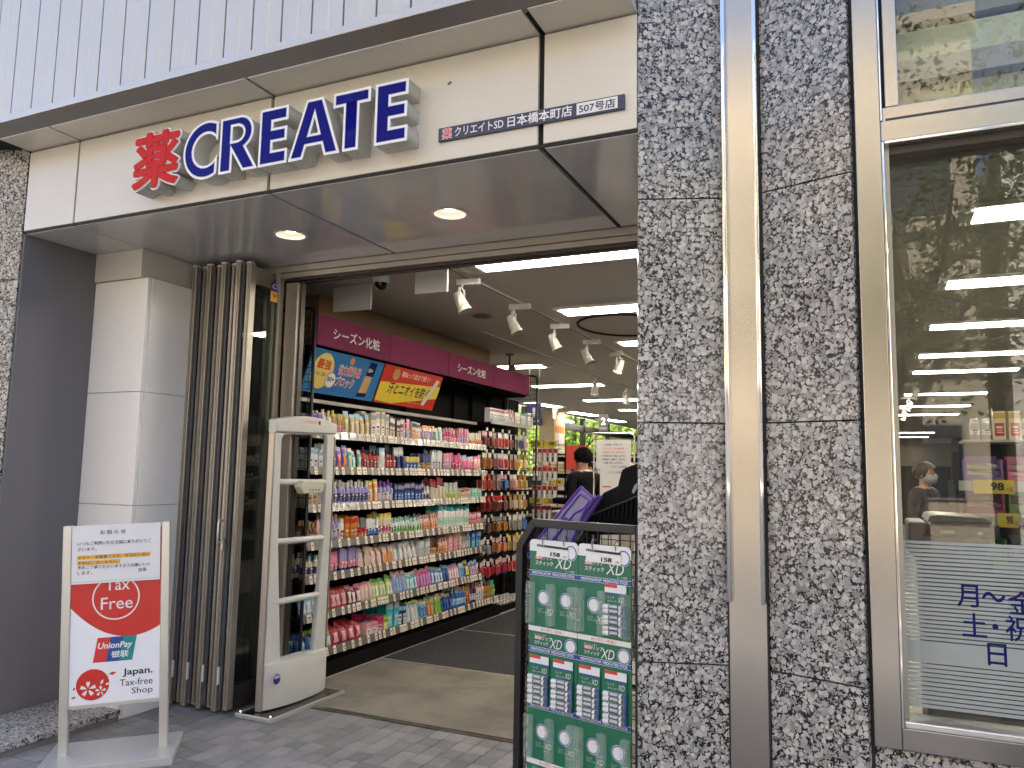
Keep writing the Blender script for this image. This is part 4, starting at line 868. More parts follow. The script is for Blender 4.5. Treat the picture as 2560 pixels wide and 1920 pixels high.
# ---------------------------------------------------------------- products
PAL = dict(white=(.72, .71, .68), cream=(.66, .58, .44), gold=(.50, .33, .08), navy=(.018, .025, .16), blue=(.03, .15, .48), sky=(.22, .46, .68), teal=(.02, .42, .42), mint=(.36, .66, .52), green=(.10, .38, .06), lime=(.42, .58, .06), yellow=(.75, .60, .08), orange=(.68, .20, .03), red=(.50, .025, .02), dred=(.20, .012, .012), crimson=(.45, .02, .07), pink=(.72, .24, .34), hot=(.62, .05, .22), rose=(.72, .42, .42), peach=(.72, .40, .28), lilac=(.34, .30, .58), purple=(.18, .05, .36), brown=(.12, .05, .025), amber=(.42, .15, .02), grey=(.30, .30, .30), clear=(.50, .51, .50), black=(.02, .02, .02), pale=(.60, .64, .66))
def C(n): return P('pack_'+n, PAL[n], .32, coat=.25)
PMESH = {}
def product_mesh(kind, w_, h_, d_, a, b, c):
    key = (kind, w_, h_, d_, a, b, c)
    if key in PMESH: return PMESH[key]
    m = MB(); r = w_/2; sx = d_/w_
    if kind == 'bottle': m.lathe([(r*.94, 0), (r, h_*.03), (r, h_*.2), (r, h_*.5), (r, h_*.66), (r*.7, h_*.75), (r*.48, h_*.77), (r*.48, h_*.97), (r*.36, h_)], n=10, sx=sx, mis=[0, 0, 2, 0, 0, 1, 1, 1, 1])
    elif kind == 'can': m.lathe([(r*.95, 0), (r, h_*.02), (r, h_*.22), (r, h_*.48), (r, h_*.74), (r*.9, h_*.79), (r*.86, h_*.8), (r*.86, h_*.95), (r*.6, h_)], n=12, sx=sx, mis=[0, 0, 2, 0, 0, 1, 1, 1, 1])
    elif kind == 'jar': m.lathe([(r*.9, 0), (r, h_*.05), (r, h_*.2), (r, h_*.62), (r*1.02, h_*.64), (r*1.02, h_*.98), (r*.95, h_)], n=12, sx=sx, mis=[0, 0, 2, 0, 1, 1, 1])
    elif kind == 'tube':
        for q, (z0, z1, w0, w1, d0, d1, mi) in enumerate(((0, .2, .8, .8, .8, .8, 1), (.2, .5, .9, 1, .8, .6, 2), (.5, 1, 1, 1.02, .6, .1, 0))):
            A = []
            for z, ww, dd in ((z0, w0, d0), (z1, w1, d1)):
                A += [(r*dd*sx*math.cos(2*math.pi*k/8+.39), r*ww*math.sin(2*math.pi*k/8+.39)*1.05, z*h_) for k in range(8)]
            m.add(A, [(k, (k+1) % 8, 8+(k+1) % 8, 8+k) for k in range(8)]+[tuple(reversed(range(8))), tuple(range(8, 16))], mi)
    elif kind == 'box':
        m.box(-d_/2, d_/2, -w_/2, w_/2, 0, h_); e = d_/2+.0008
        m.quad((e, -w_*.38, h_*.12), (e, w_*.38, h_*.12), (e, w_*.38, h_*.58), (e, -w_*.38, h_*.58), 2); m.quad((e, -w_*.5, h_*.74), (e, w_*.5, h_*.74), (e, w_*.5, h_*.93), (e, -w_*.5, h_*.93), 1)
    elif kind == 'pouch':
        nu, nv = 5, 6
        for s_ in (1, -1):
            o_ = len(m.v)
            for j in range(nv+1):
                for i in range(nu+1):
                    u, v = i/nu, j/nv; th = d_/2*(math.sin(math.pi*u)**.5)*(math.sin(math.pi*min(1, v*1.02+.02))**.6 if 0 < v < 1 else 0)
                    m.v.append((s_*th+(.004*math.sin(i*3+j*2) if 0 < v < 1 else 0), (u-.5)*w_*(1-.08*math.sin(math.pi*v)), v*h_))
            for j in range(nv):
                for i in range(nu):
                    a_ = o_+j*(nu+1)+i; f_ = [a_, a_+1, a_+nu+2, a_+nu+1]; m.f.append(f_ if s_ > 0 else f_[::-1]); m.m.append(2 if (s_ > 0 and 1 <= i <= 3 and 1 <= j <= 3) else (1 if j >= nv-1 else 0))
    else:                                                     # blister card
        m.box(-.0015, .0015, -w_/2, w_/2, 0, h_); m.quad((.002, -w_*.5, h_*.72), (.002, w_*.5, h_*.72), (.002, w_*.5, h_), (.002, -w_*.5, h_), 1)
        m.hexa([(.002, -w_*.34, h_*.08), (.002, w_*.34, h_*.08), (.002, w_*.34, h_*.66), (.002, -w_*.34, h_*.66), (d_, -w_*.24, h_*.14), (d_, w_*.24, h_*.14), (d_, w_*.24, h_*.58), (d_, -w_*.24, h_*.58)], 2)
    if kind in ('bottle', 'can', 'jar', 'tube', 'box'):        # printed name block and small print
        e = d_/2+.0016; q0 = (len(key[4])+len(key[6])) % 3
        for (y0, y1, z0, z1, mi) in ((-.26, .26, .40, .47, 3), (-.2, .2, .31, .345, 4), (-.24, .1+.1*q0, .24, .27, 3)): m.quad((e, y0*w_, z0*h_), (e, y1*w_, z0*h_), (e, y1*w_, z1*h_), (e, y0*w_, z1*h_), mi)
    me = m.mesh(kind, [C(a), C(b), C(c), C('navy' if c in ('white', 'cream', 'pale', 'rose', 'peach', 'gold') else 'white'), C('cream' if c not in ('cream', 'white') else 'red')], smooth=40); PMESH[key] = me; return me
NAMES = dict(bottle='bottle', can='spray_can', jar='cream_jar', tube='cosmetic_tube', box='product_box', pouch='product_pouch', blister='blister_pack')
CATS = dict(bottle='bottle', can='spray can', jar='jar', tube='tube', box='box', pouch='pouch', blister='blister pack')
rp = random.Random(11)
SHN = ['the top shelf', 'the second shelf', 'the third shelf', 'the fourth shelf', 'the fifth shelf', 'the sixth shelf', 'the bottom shelf']
def desc(kind, a, b, c):
    nm = dict(crimson='crimson', hot='magenta', dred='dark red', pale='pale blue', clear='clear', rose='rose pink').get
    A, B, C_ = (nm(q, q) for q in (a, b, c))
    return {'bottle': f'{A} bottle with {B} cap and {C_} label', 'can': f'{A} spray can with {B} cap and {C_} print', 'jar': f'{A} jar with {B} lid', 'tube': f'{A} tube standing on its {B} cap', 'box': f'{A} box with {B} band and {C_} panel', 'pouch': f'{A} pouch with {C_} front', 'blister': f'{A} hanging card with {C_} pack'}[kind]
# kind, how many, width, height, depth, main colour, cap or band, label
RUNS = [
 [('box', 2, .06, .14, .05, 'lilac', 'purple', 'white'), ('bottle', 2, .045, .17, .045, 'white', 'cream', 'hot'), ('bottle', 3, .045, .16, .045, 'gold', 'yellow', 'pink'), ('pouch', 4, .075, .17, .03, 'gold', 'sky', 'cream'), ('box', 3, .075, .19, .05, 'cream', 'grey', 'white'), ('box', 3, .06, .17, .05, 'brown', 'white', 'cream'), ('tube', 2, .055, .17, .03, 'pink', 'cream', 'lilac'), ('box', 2, .075, .15, .06, 'cream', 'navy', 'orange'), ('pouch', 4, .06, .14, .03, 'cream', 'orange', 'purple'), ('pouch', 2, .06, .14, .03, 'mint', 'cream', 'pale'), ('bottle', 6, .042, .14, .04, 'hot', 'rose', 'pink'), ('box', 3, .05, .15, .04, 'pink', 'rose', 'lilac'), ('tube', 6, .045, .13, .03, 'cream', 'peach', 'orange')],
 [('box', 3, .05, .14, .05, 'white', 'sky', 'pale'), ('tube', 3, .055, .18, .035, 'white', 'rose', 'grey'), ('pouch', 2, .07, .17, .03, 'purple', 'lilac', 'orange'), ('pouch', 3, .06, .15, .03, 'teal', 'rose', 'cream'), ('bottle', 5, .045, .16, .045, 'red', 'black', 'dred'), ('pouch', 1, .09, .19, .03, 'white', 'sky', 'pale'), ('bottle', 3, .045, .17, .045, 'dred', 'black', 'red'), ('blister', 2, .075, .19, .03, 'sky', 'white', 'navy'), ('jar', 4, .055, .12, .05, 'sky', 'yellow', 'blue'), ('tube', 4, .052, .14, .035, 'navy', 'red', 'gold'), ('tube', 4, .05, .18, .03, 'pale', 'mint', 'white'), ('box', 3, .05, .16, .04, 'rose', 'pink', 'lilac'), ('tube', 3, .06, .16, .035, 'hot', 'lilac', 'crimson'), ('pouch', 5, .06, .15, .03, 'pink', 'sky', 'hot'), ('pouch', 2, .075, .15, .03, 'rose', 'hot', 'peach')],
 [('box', 2, .05, .15, .05, 'cream', 'yellow', 'gold'), ('bottle', 2, .055, .17, .05, 'sky', 'white', 'cream'), ('tube', 1, .05, .18, .035, 'yellow', 'white', 'red'), ('bottle', 7, .055, .17, .045, 'lilac', 'white', 'navy'), ('pouch', 2, .065, .18, .03, 'orange', 'yellow', 'cream'), ('bottle', 3, .055, .17, .045, 'lilac', 'purple', 'white'), ('box', 7, .06, .15, .05, 'navy', 'grey', 'blue'), ('bottle', 2, .05, .13, .045, 'cream', 'white', 'navy'), ('blister', 3, .075, .19, .03, 'navy', 'red', 'cream'), ('tube', 5, .045, .15, .03, 'clear', 'yellow', 'lime'), ('box', 4, .045, .10, .04, 'cream', 'red', 'peach'), ('box', 5, .045, .10, .04, 'mint', 'cream', 'teal')],
 [('bottle', 2, .05, .15, .05, 'brown', 'gold', 'cream'), ('tube', 2, .05, .15, .035, 'rose', 'white', 'pink'), ('bottle', 2, .055, .19, .05, 'lilac', 'rose', 'white'), ('can', 1, .055, .17, .055, 'white', 'cream', 'rose'), ('box', 2, .065, .16, .05, 'orange', 'red', 'amber'), ('jar', 2, .05, .08, .05, 'white', 'red', 'orange'), ('tube', 3, .045, .14, .035, 'white', 'navy', 'blue'), ('can', 3, .05, .17, .05, 'cream', 'yellow', 'hot'), ('bottle', 9, .042, .13, .042, 'pale', 'mint', 'green'), ('bottle', 5, .042, .14, .042, 'peach', 'rose', 'orange'), ('can', 10, .048, .20, .048, 'white', 'teal', 'mint'), ('box', 4, .05, .12, .04, 'pink', 'white', 'red')],
 [('bottle', 3, .055, .15, .05, 'cream', 'white', 'navy'), ('tube', 2, .055, .14, .035, 'teal', 'teal', 'lime'), ('tube', 2, .065, .15, .035, 'pink', 'blue', 'hot'), ('tube', 5, .052, .16, .035, 'lilac', 'navy', 'pink'), ('pouch', 4, .085, .15, .02, 'cream', 'peach', 'rose'), ('pouch', 2, .085, .15, .02, 'peach', 'cream', 'orange'), ('pouch', 5, .075, .15, .025, 'clear', 'pale', 'white'), ('box', 4, .05, .15, .04, 'pale', 'white', 'grey'), ('tube', 4, .04, .15, .03, 'brown', 'cream', 'amber'), ('bottle', 3, .05, .15, .04, 'peach', 'rose', 'orange'), ('box', 5, .05, .17, .04, 'rose', 'peach', 'pink'), ('bottle', 5, .042, .17, .04, 'grey', 'clear', 'white'), ('box', 4, .05, .17, .04, 'blue', 'sky', 'teal')],
 [('pouch', 3, .10, .13, .05, 'sky', 'blue', 'white'), ('pouch', 5, .10, .15, .05, 'crimson', 'red', 'rose'), ('pouch', 3, .08, .14, .04, 'dred', 'pink', 'white'), ('pouch', 3, .08, .14, .04, 'rose', 'pink', 'cream'), ('pouch', 6, .07, .16, .03, 'lime', 'green', 'white'), ('pouch', 4, .075, .17, .04, 'lilac', 'rose', 'sky'), ('pouch', 4, .065, .15, .03, 'teal', 'white', 'pale'), ('pouch', 5, .07, .16, .04, 'hot', 'pink', 'lilac'), ('pouch', 4, .075, .15, .04, 'blue', 'mint', 'pale'), ('pouch', 2, .08, .16, .04, 'navy', 'sky', 'blue'), ('pouch', 4, .075, .15, .04, 'pink', 'lilac', 'white'), ('pouch', 2, .08, .15, .04, 'sky', 'pale', 'blue'), ('pouch', 2, .075, .16, .04, 'black', 'lime', 'yellow'), ('pouch', 4, .065, .14, .03, 'blue', 'sky', 'rose')],
 [('pouch', 2, .12, .12, .06, 'blue', 'navy', 'sky'), ('pouch', 2, .12, .12, .06, 'green', 'lime', 'pale'), ('pouch', 4, .12, .13, .06, 'crimson', 'red', 'rose'), ('box', 2, .10, .09, .10, 'rose', 'pink', 'white'), ('box', 1, .10, .12, .10, 'hot', 'crimson', 'rose'), ('box', 1, .09, .12, .10, 'green', 'lime', 'yellow'), ('box', 2, .10, .20, .10, 'teal', 'pale', 'sky'), ('box', 2, .07, .16, .08, 'navy', 'sky', 'pale'), ('pouch', 4, .07, .16, .03, 'pale', 'lime', 'white'), ('pouch', 3, .06, .15, .03, 'sky', 'white', 'blue'), ('pouch', 2, .06, .15, .03, 'orange', 'lime', 'peach'), ('pouch', 3, .06, .16, .03, 'lime', 'white', 'green'), ('pouch', 4, .06, .16, .03, 'navy', 'yellow', 'blue'), ('bottle', 6, .05, .18, .05, 'blue', 'white', 'sky'), ('bottle', 2, .05, .18, .05, 'orange', 'yellow', 'red'), ('bottle', 3, .05, .18, .05, 'navy', 'red', 'white'), ('bottle', 4, .055, .17, .05, 'cream', 'white', 'pale'), ('bottle', 4, .05, .16, .05, 'amber', 'brown', 'gold'), ('bottle', 2, .055, .16, .05, 'green', 'teal', 'lime')],
]
for i, runs in enumerate(RUNS):
    tot = sum(n*(w_+.006) for _, n, w_, *_ in runs); span = (YP if i < 6 else YP+.38)-Y0G-.05; k = span/tot; y = Y0G+.035; n_runs = {(q[0], q[5], q[6], q[7]): q[1]*(q[2]+.006)/tot for q in runs}
    for kind, n, w_, h_, d_, a, b, c in runs:
        n = max(n, round(n*k/.86)); w_ *= .86
        me = product_mesh(kind, w_, h_, d_, a, b, c); lb = desc(kind, a, b, c)+' on '+SHN[i]
        step = span*(n_runs[(kind, a, b, c)]*1.0)/n
        for q in range(n):
            for row in range(2 if i != 5 else 1):
                o = link(NAMES[kind], me); o.location = (XG-.035-d_/2-row*(d_+.03)+rp.uniform(-.006, .004), y+step/2+rp.uniform(-.003, .003), RZ[i]-.027)
                lean = -.22 if kind == 'pouch' and i >= 4 else (-.10 if kind in ('pouch', 'blister') else 0)
                o.rotation_euler = (rp.gauss(0, .03), lean+rp.gauss(0, .02), rp.gauss(0, .08))
                if row: o.location.x -= .02
                o.location.z -= 0 if not lean else .002
                s = rp.uniform(1.0, 1.16); s2 = min(1.25, max(.9, step/(w_+.006))); o.scale = (1, s2, s)
                tag(o, lb, CATS[kind], 'row of '+lb)
            y += step
# peg section: hanging cards on hooks
HK = P('hook_wire', (.35, .34, .32), .3, metal=.9)
cols = [7.255, 7.40, 7.63, 7.80, 8.05, 8.19, 8.33]
PCOL = [[('brown', 'rose', 'dred')]*2+[('rose', 'white', 'red')]*2+[('cream', 'white', 'brown'), ('navy', 'white', 'navy'), ('cream', 'white', 'rose')], [('amber', 'cream', 'amber')]*2+[('grey', 'white', 'crimson'), ('rose', 'white', 'red')]+[('cream', 'white', 'orange'), ('yellow', 'gold', 'yellow'), ('yellow', 'gold', 'cream')], [('cream', 'yellow', 'red'), ('orange', 'red', 'red'), ('rose', 'grey', 'brown'), ('navy', 'rose', 'blue'), ('pink', 'white', 'rose'), ('orange', 'amber', 'gold'), ('gold', 'orange', 'gold')], [('dred', 'red', 'dred')]*2+[('brown', 'red', 'dred')]*2+[('amber', 'gold', 'cream')]*2+[('cream', 'white', 'amber')], [('black', 'grey', 'brown')]*2+[('black', 'grey', 'amber')]*2+[('cream', 'white', 'grey')]*2+[('sky', 'white', 'blue')], [('brown', 'white', 'grey')]*2+[('navy', 'rose', 'orange')]*2+[('cream', 'yellow', 'gold')]*3, [('crimson', 'white', 'red')]*2+[('navy', 'rose', 'red')]*2+[('rose', 'white', 'red')]*3]
RN = ['top', 'second', 'third', 'fourth', 'fifth', 'sixth', 'lowest']
for r_, row in enumerate(PCOL):
    z = 1.862-r_*.222
    for c_, (a, b, c) in enumerate(row):
        y = cols[c_]
        hk = part('hook', MB().tube([(-3.966, y, z+.012), (-3.60, y, z+.012), (-3.585, y, z+.022)], .0022, 5), HK, gd)
        part('hook_ticket', MB().box(-3.585, -3.584, y-.022, y+.022, z+.01, z+.045), P('ticket', (.66, .60, .50), .5), gd)
        w_ = .085 if c_ in (2, 3) else .065
        me = product_mesh('blister', w_, .165, .028, a, b, c)
        for k in range(2):
            o = link('blister_pack', me); o.location = (-3.615-k*.05, y+rp.uniform(-.006, .006), z-.155); o.rotation_euler = (rp.gauss(0, .03), -.06, rp.gauss(0, .12))
            lb = desc('blister', a, b, c)+' on the '+RN[r_]+' row of hooks'; tag(o, lb, 'blister pack', 'row of '+lb)
# high shelf above the hooks
hs = part('high_shelf', MB().box(-3.96, -3.545, 7.25, 8.26, 1.955, 1.965), BP, gd); part('shelf_lip', MB().box(-3.545, -3.537, 7.25, 8.26, 1.948, 1.992), P('clear_lip', (.30, .28, .25), .2, coat=.5), hs)
part('bracket', MB().prism([(-3.96, 7.26, 1.954), (-3.56, 7.26, 1.954), (-3.96, 7.26, 1.86)], (0, .008, 0)), BP, hs)
y = 7.28
for kind, n, w_, h_, d_, a, b, c in [('box', 5, .085, .15, .06, 'white', 'red', 'grey'), ('bottle', 3, .06, .17, .05, 'peach', 'cream', 'white'), ('box', 2, .06, .15, .05, 'cream', 'white', 'cream'), ('bottle', 1, .055, .12, .05, 'gold', 'yellow', 'amber'), ('pouch', 2, .07, .15, .04, 'pale', 'teal', 'clear'), ('box', 2, .075, .17, .05, 'cream', 'navy', 'white')]:
    for q in range(n):
        o = link(NAMES[kind], product_mesh(kind, w_, h_, d_, a, b, c)); o.location = (-3.60, y+w_/2, 1.9655); o.rotation_euler = (0, 0, rp.gauss(0, .05)); y += w_+.006
        lb = desc(kind, a, b, c)+' on the high shelf'; tag(o, lb, CATS[kind], 'row of '+lb)
# small white bottles lying in the tray under the hooks
for i in range(9):
    for j in range(4):
        o = link('polish_bottle', product_mesh('bottle', .030, .06, .03, 'white', 'grey', 'clear')); o.location = (-3.60-j*.075, 7.62+i*.085+rp.uniform(-.01, .01), .077); o.rotation_euler = (0, R(80), rp.gauss(0, .3))
        tag(o, 'small white bottle lying in the low tray under the hooks', 'bottle', 'bottles in the low tray')
tray = part('tray', MB().box(-3.97, -3.56, 7.57, Y1G-.02, .0605, .063), BP, gd)
# boxes stacked near the bottom left
for y, z, cset in ((5.30, RZ[6]-.027+.10, ('rose', 'pink', 'white')), (5.66, RZ[6]-.027+.20, ('teal', 'pale', 'sky'))):
    pass

# ================================================================ interior beyond the gondola
def hook_rack():
    t = thing('hook_rack', 'black hook rack of white tubes with yellow price cards behind the shelf unit', 'display rack', (-3.6, 9.02, 0))
    m = MB()
    for x in (-3.80, -3.70, -3.60, -3.50, -3.40): m.tube([(x, 9.06, .03), (x, 9.06, 1.86)], .008 if x in (-3.80, -3.40) else .003, 6)
    for z in range(6): m.tube([(-3.80, 9.06, .4+z*.28), (-3.40, 9.06, .4+z*.28)], .003, 5)
    part('back_grid', m, BP, t); part('foot', MB().box(-3.80, -3.40, 8.85, 9.25, -.001, .03), BP, t)
    for k, z in enumerate((1.735, 1.512, 1.285, 1.05)):
        part('hook_bar', MB().tube([(-3.79, 8.93, z+.01), (-3.42, 8.93, z+.01)], .005, 6), HK, t)
        for sx in (-3.79, -3.42): part('hook_arm', MB().tube([(sx, 8.93, z+.01), (sx, 9.05, z+.01)], .004, 6), HK, t)
        if k in (0, 3):
            for x0 in (-3.80, -3.62): part('price_card', MB().box(x0, x0+.165, 8.895, 8.898, z+.03, z+.105), YEL, t); lettering('598', PK, (x0+.06, 8.8945, z+.045), X_, Z_, t, w=.07, h=.05, bold=.03)
        elif k == 2: part('price_card', MB().box(-3.50, -3.37, 8.895, 8.898, z+.03, z+.09), YEL, t); lettering('598', PK, (-3.46, 8.8945, z+.042), X_, Z_, t, w=.06, h=.04, bold=.03)
    return t
hook_rack()
for k, z in enumerate((1.735, 1.512, 1.285, 1.05)):
    for c_ in range(5 if k != 3 else 4):
        m = MB().box(-.026, .026, 0, .002, -.16, 0); m.quad((-.026, -.0008, -.045), (.026, -.0008, -.045), (.026, -.0008, 0), (-.026, -.0008, 0), 1); m.tube([(0, -.012, -.155), (0, -.012, -.05)], .0125, 8, 2)
        key = ('rack',)
        if key not in PMESH: PMESH[key] = m.mesh('tube_pack', [C('clear'), C('red'), C('white')], smooth=40)
        o = link('tube_pack', PMESH[key]); o.location = (-3.755+c_*.068, 8.925, z+.008); tag(o, 'white tube on a red-topped card hanging from the hook rack', 'blister pack', 'white tube packs on the hook rack')
def hang_sign(x0, x1, y, z0, z1, lb, base, txt, sub):
    t = thing('hanging_sign', lb, 'sign', ((x0+x1)/2, y, z1)); part('board', MB().box(x0, x1, y, y+.012, z0, z1), base, t)
    for x in (x0+.03, x1-.03): part('wire', MB().tube([(x, y+.006, z1), (x, y+.006, 2.851)], .0012, 5), HK, t)
    w_ = x1-x0; lettering(txt, PW, (x0+w_*.5, y-.001, z0+(z1-z0)*.36), X_, Z_, t, h=(z1-z0)*.46, bold=.06, anchor='c'); lettering(sub, PW, (x0+w_*.12, y-.001, z0+(z1-z0)*.14), X_, Z_, t, w=w_*.76)
hang_sign(-4.118, -3.915, 9.5, 2.07, 2.36, 'navy hanging checkout sign with a white number one', P('sign_navy', (.03, .035, .12), .5), '1', 'CASHIER')
p_ = at((1497, 1036), y=12.5); q_ = at((1520, 1078), y=12.5)
hang_sign(p_[0], q_[0], 12.5, q_[2], p_[2], 'grey hanging checkout sign further back with a pale number two', P('sign_slate', (.10, .10, .12), .5), '2', 'CASHIER')
yp = thing('wall_poster', 'tall orange-bordered price poster on the tan pillar', 'poster', (XW+.26, 16.5, 1.9))
for (y0, y1, z0, z1, mt) in ((16.17, 16.83, 1.75, 2.74, P('poster_orange', (.70, .42, .10), .5)),): part('sheet', MB().box(XW+.251, XW+.256, y0, y1, z0, z1), mt, yp)
for z0, z1, mt in ((2.52, 2.71, P('poster_pale', (.72, .58, .36), .5)), (2.36, 2.49, P('poster_salmon', (.70, .22, .10), .5)), (2.08, 2.34, PW), (1.90, 2.06, PW), (1.78, 1.88, PW)): part('panel', MB().box(XW+.2562, XW+.2575, 16.22, 16.78, z0, z1), mt, yp)
# checkout counter
ck = thing('checkout_counter', 'pale checkout counter with goods and a printed sheet on its front', 'counter', (-3.2, 9.6, 0))
part('body', MB().box(-3.95, -2.1, 9.9, 10.5, -.002, .92), P('counter_front', (.42, .40, .36), .5), ck, bevel=.01); part('top', MB().box(-3.98, -2.07, 9.86, 10.55, .921, .95), P('counter_top', (.5, .46, .40), .4), ck, bevel=.005)
part('printed_sheet', MB().box(-3.35, -2.95, 9.894, 9.897, .55, .88), PW, ck)
rg = thing('cash_register', 'grey cash register standing on the checkout counter', 'cash register', (-2.9, 10.1, .95))
part('base', MB().box(-3.1, -2.7, 9.95, 10.35, .951, 1.06), P('register_grey', (.18, .18, .18), .5), rg, bevel=.01); part('screen', MB().box(-3.05, -2.75, 10.06, 10.10, 1.10, 1.35), BLKP, rg, bevel=.008); part('stem', MB().box(-2.92, -2.88, 10.07, 10.11, 1.05, 1.12), BLKP, rg)
back = thing('back_shelf', 'tall dark shelf of small packs behind the checkout', 'shelf', (-3.6, 11.2, 0))
part('carcass', MB().box(-4.6, -2.0, 11.3, 11.5, -.002, 1.75), P('shelf_dark', (.03, .028, .025), .7, spec=.1), back)
for z in (.95, 1.2, 1.45, 1.7): part('board', MB().box(-4.6, -2.0, 11.05, 11.3, z, z+.02), P('board_cream', (.45, .42, .36), .5), back)
for z in (.97, 1.22, 1.47):
    for k in range(20):
        a, b, c = rp.choice([('white', 'red', 'cream'), ('cream', 'navy', 'white'), ('rose', 'white', 'red'), ('pale', 'sky', 'white'), ('gold', 'white', 'cream')])
        o = link('product_box', product_mesh('box', .10, .16, .05, a, b, c)); o.location = (-4.5+k*.125, 11.14, z+.001); o.rotation_euler = (0, 0, R(-90))
        lb = desc('box', a, b, c)+' on the shelf behind the checkout'; tag(o, lb, 'box', 'boxes behind the checkout')
solo('red_banner', MB().box(-4.15, -3.78, 11.03, 11.035, 1.52, 1.86), P('banner_red', (.55, .05, .035), .5), 'red promotional banner sheet on the shelf behind the checkout', 'banner', (-4.0, 11.03, 1.5))
for lb, x0, x1, y0, y1, h1 in (('low dark aisle shelf far inside the shop behind the checkout', -6.0, -4.9, 10, 18, 1.4), ('long aisle shelf of goods deep in the middle of the shop', -1.3, -.5, 9, 22, 1.6)):
    t = thing('aisle_shelf', lb, 'shelf', ((x0+x1)/2, (y0+y1)/2, 0)); part('carcass', MB().box(x0, x1, y0, y1, -.002, h1), P('shelf_dark', (.03, .028, .025), .7, spec=.1), t)
    for z in (.4, .8, 1.2): part('board', MB().box(x0-.2, x1+.2, y0, y1, z, z+.02), P('board_cream', (.45, .42, .36), .5), t)
# notice stand
p_, q_ = at((1491, 1100), y=6.1), at((1577, 1172), y=6.1)
ns = thing('notice_stand', 'chrome notice stand holding a white sheet with red and black Japanese lines', 'sign stand', ((p_[0]+q_[0])/2, 6.1, 0))
part('sheet', MB().box(p_[0], q_[0], 6.1, 6.104, q_[2], p_[2]), P('note_paper', (.74, .735, .74), .6), ns); part('lower_sheet', MB().box(p_[0]+.03, q_[0]-.0, 6.106, 6.11, q_[2]-.40, q_[2]+.01), P('note_paper', (.74, .735, .74), .6), ns)
W_ = q_[0]-p_[0]; H_ = p_[2]-q_[2]
for s, u, v, ww, mt in (('～お客様へお知らせ～', .5, .80, .62, PK), ('レストスペースの利用を', .5, .66, .62, PR), ('一時中止させて頂きます。', .5, .53, .68, PR), ('ご不便をおかけ致しますが、', .5, .40, .70, PK), ('お客様のご理解とご協力を', .5, .28, .66, PK), ('お願い申し上げます。', .5, .16, .55, PK), ('クリエイトSD 店長', .65, .03, .45, PK)):
    lettering(s, mt, (p_[0]+W_*u, 6.099, q_[2]+H_*v), X_, Z_, ns, w=W_*ww, h=H_*.075, anchor='c', bold=.01)
lettering('マスク入荷情報', PK, (p_[0]+W_*.55, 6.105, q_[2]-.04), X_, Z_, ns, w=W_*.4, h=.018, anchor='c')
part('red_line', MB().box(p_[0]+.05, p_[0]+.12, 6.104, 6.1055, q_[2]-.15, q_[2]-.14), PR, ns)
xa, xb, zt = at((1468, 1085), y=6.13)[0], at((1586, 1085), y=6.13)[0], at((1560, 1083), y=6.13)[2]
part('frame', MB().tube([(xa, 6.13, zt), (xb-.03, 6.13, zt), (xb-.008, 6.13, zt-.01), (xb, 6.13, zt-.035), (xb, 6.13, 0)], .008, 8), CHROME, ns, smooth=60); part('post', MB().tube([(xa+.06, 6.13, 0), (xa+.06, 6.13, zt-.008)], .007, 8), CHROME, ns, smooth=60)
part('clip_bar', MB().tube([(xa+.06, 6.125, p_[2]+.008), (xb, 6.125, p_[2]+.008)], .004, 8), CHROME, ns)
part('base', MB().box(xa, xb, 5.98, 6.28, -.001, .02), BLKP, ns)
# ================================================================ black wire cart with lip balm cards at the entrance
CP, CA = np.array([-1.31, 3.09, 0]), math.atan2(2.95-3.09, .49)
CP[:2] += np.array([math.cos(CA), math.sin(CA)])*(-.068)
ct = thing('wire_cart', 'black wire display cart standing at the entrance beside the granite column', 'display cart', tuple(CP), CA, local=True)
def K(x, y): return onplane((1250+x*.3738, 1300+y*.3738), CP, CA)
CW, CD = .60, .40
sq = .034
def bar(p0, p1, s=sq):
    p0, p1 = Vector(p0), Vector(p1); d = (p1-p0).normalized(); a = Vector((0, 1, 0)) if abs(d.y) < .9 else Vector((1, 0, 0)); b = d.cross(a).normalized(); a = b.cross(d).normalized(); h_ = s/2
    c = [p0+a*i*h_+b*j*h_ for i, j in ((-1, -1), (1, -1), (1, 1), (-1, 1))]; return MB().hexa([*c, *[q+(p1-p0) for q in c]])
for y, nm in ((0, 'f'), (CD, 'b')):
    part('post', bar((.017, y, .0), (.017, y, 1.150)), BLK, ct, bevel=.003); part('top_corner', bar((.012, y, 1.140), (.092, y, 1.247)), BLK, ct, bevel=.003)
    part('top_bar', bar((.085, y, 1.243), (CW-.017, y, 1.243)), BLK, ct, bevel=.003); part('post', bar((CW, y, .0), (CW, y, 1.26)), BLK, ct, bevel=.003)
    part('bottom_bar', bar((.034, y, .10), (CW-.017, y, .10)), BLK, ct, bevel=.003)
for x in (.017, CW): part('side_bar', bar((x, .017, 1.13), (x, CD-.017, 1.13), .024), BLK, ct); part('side_bar', bar((x, .017, .10), (x, CD-.017, .10), .024), BLK, ct)
m = MB()
for y in (.0, CD):
    x = .05
    while x < CW-.02: m.tube([(x, y+.004, .1), (x, y+.004, 1.19 if x < .09 else 1.23)], .0022, 5); x += .05
    z = .16
    while z < 1.2: m.tube([(.03, y+.009, z), (CW, y+.009, z)], .0022, 5); z += .05
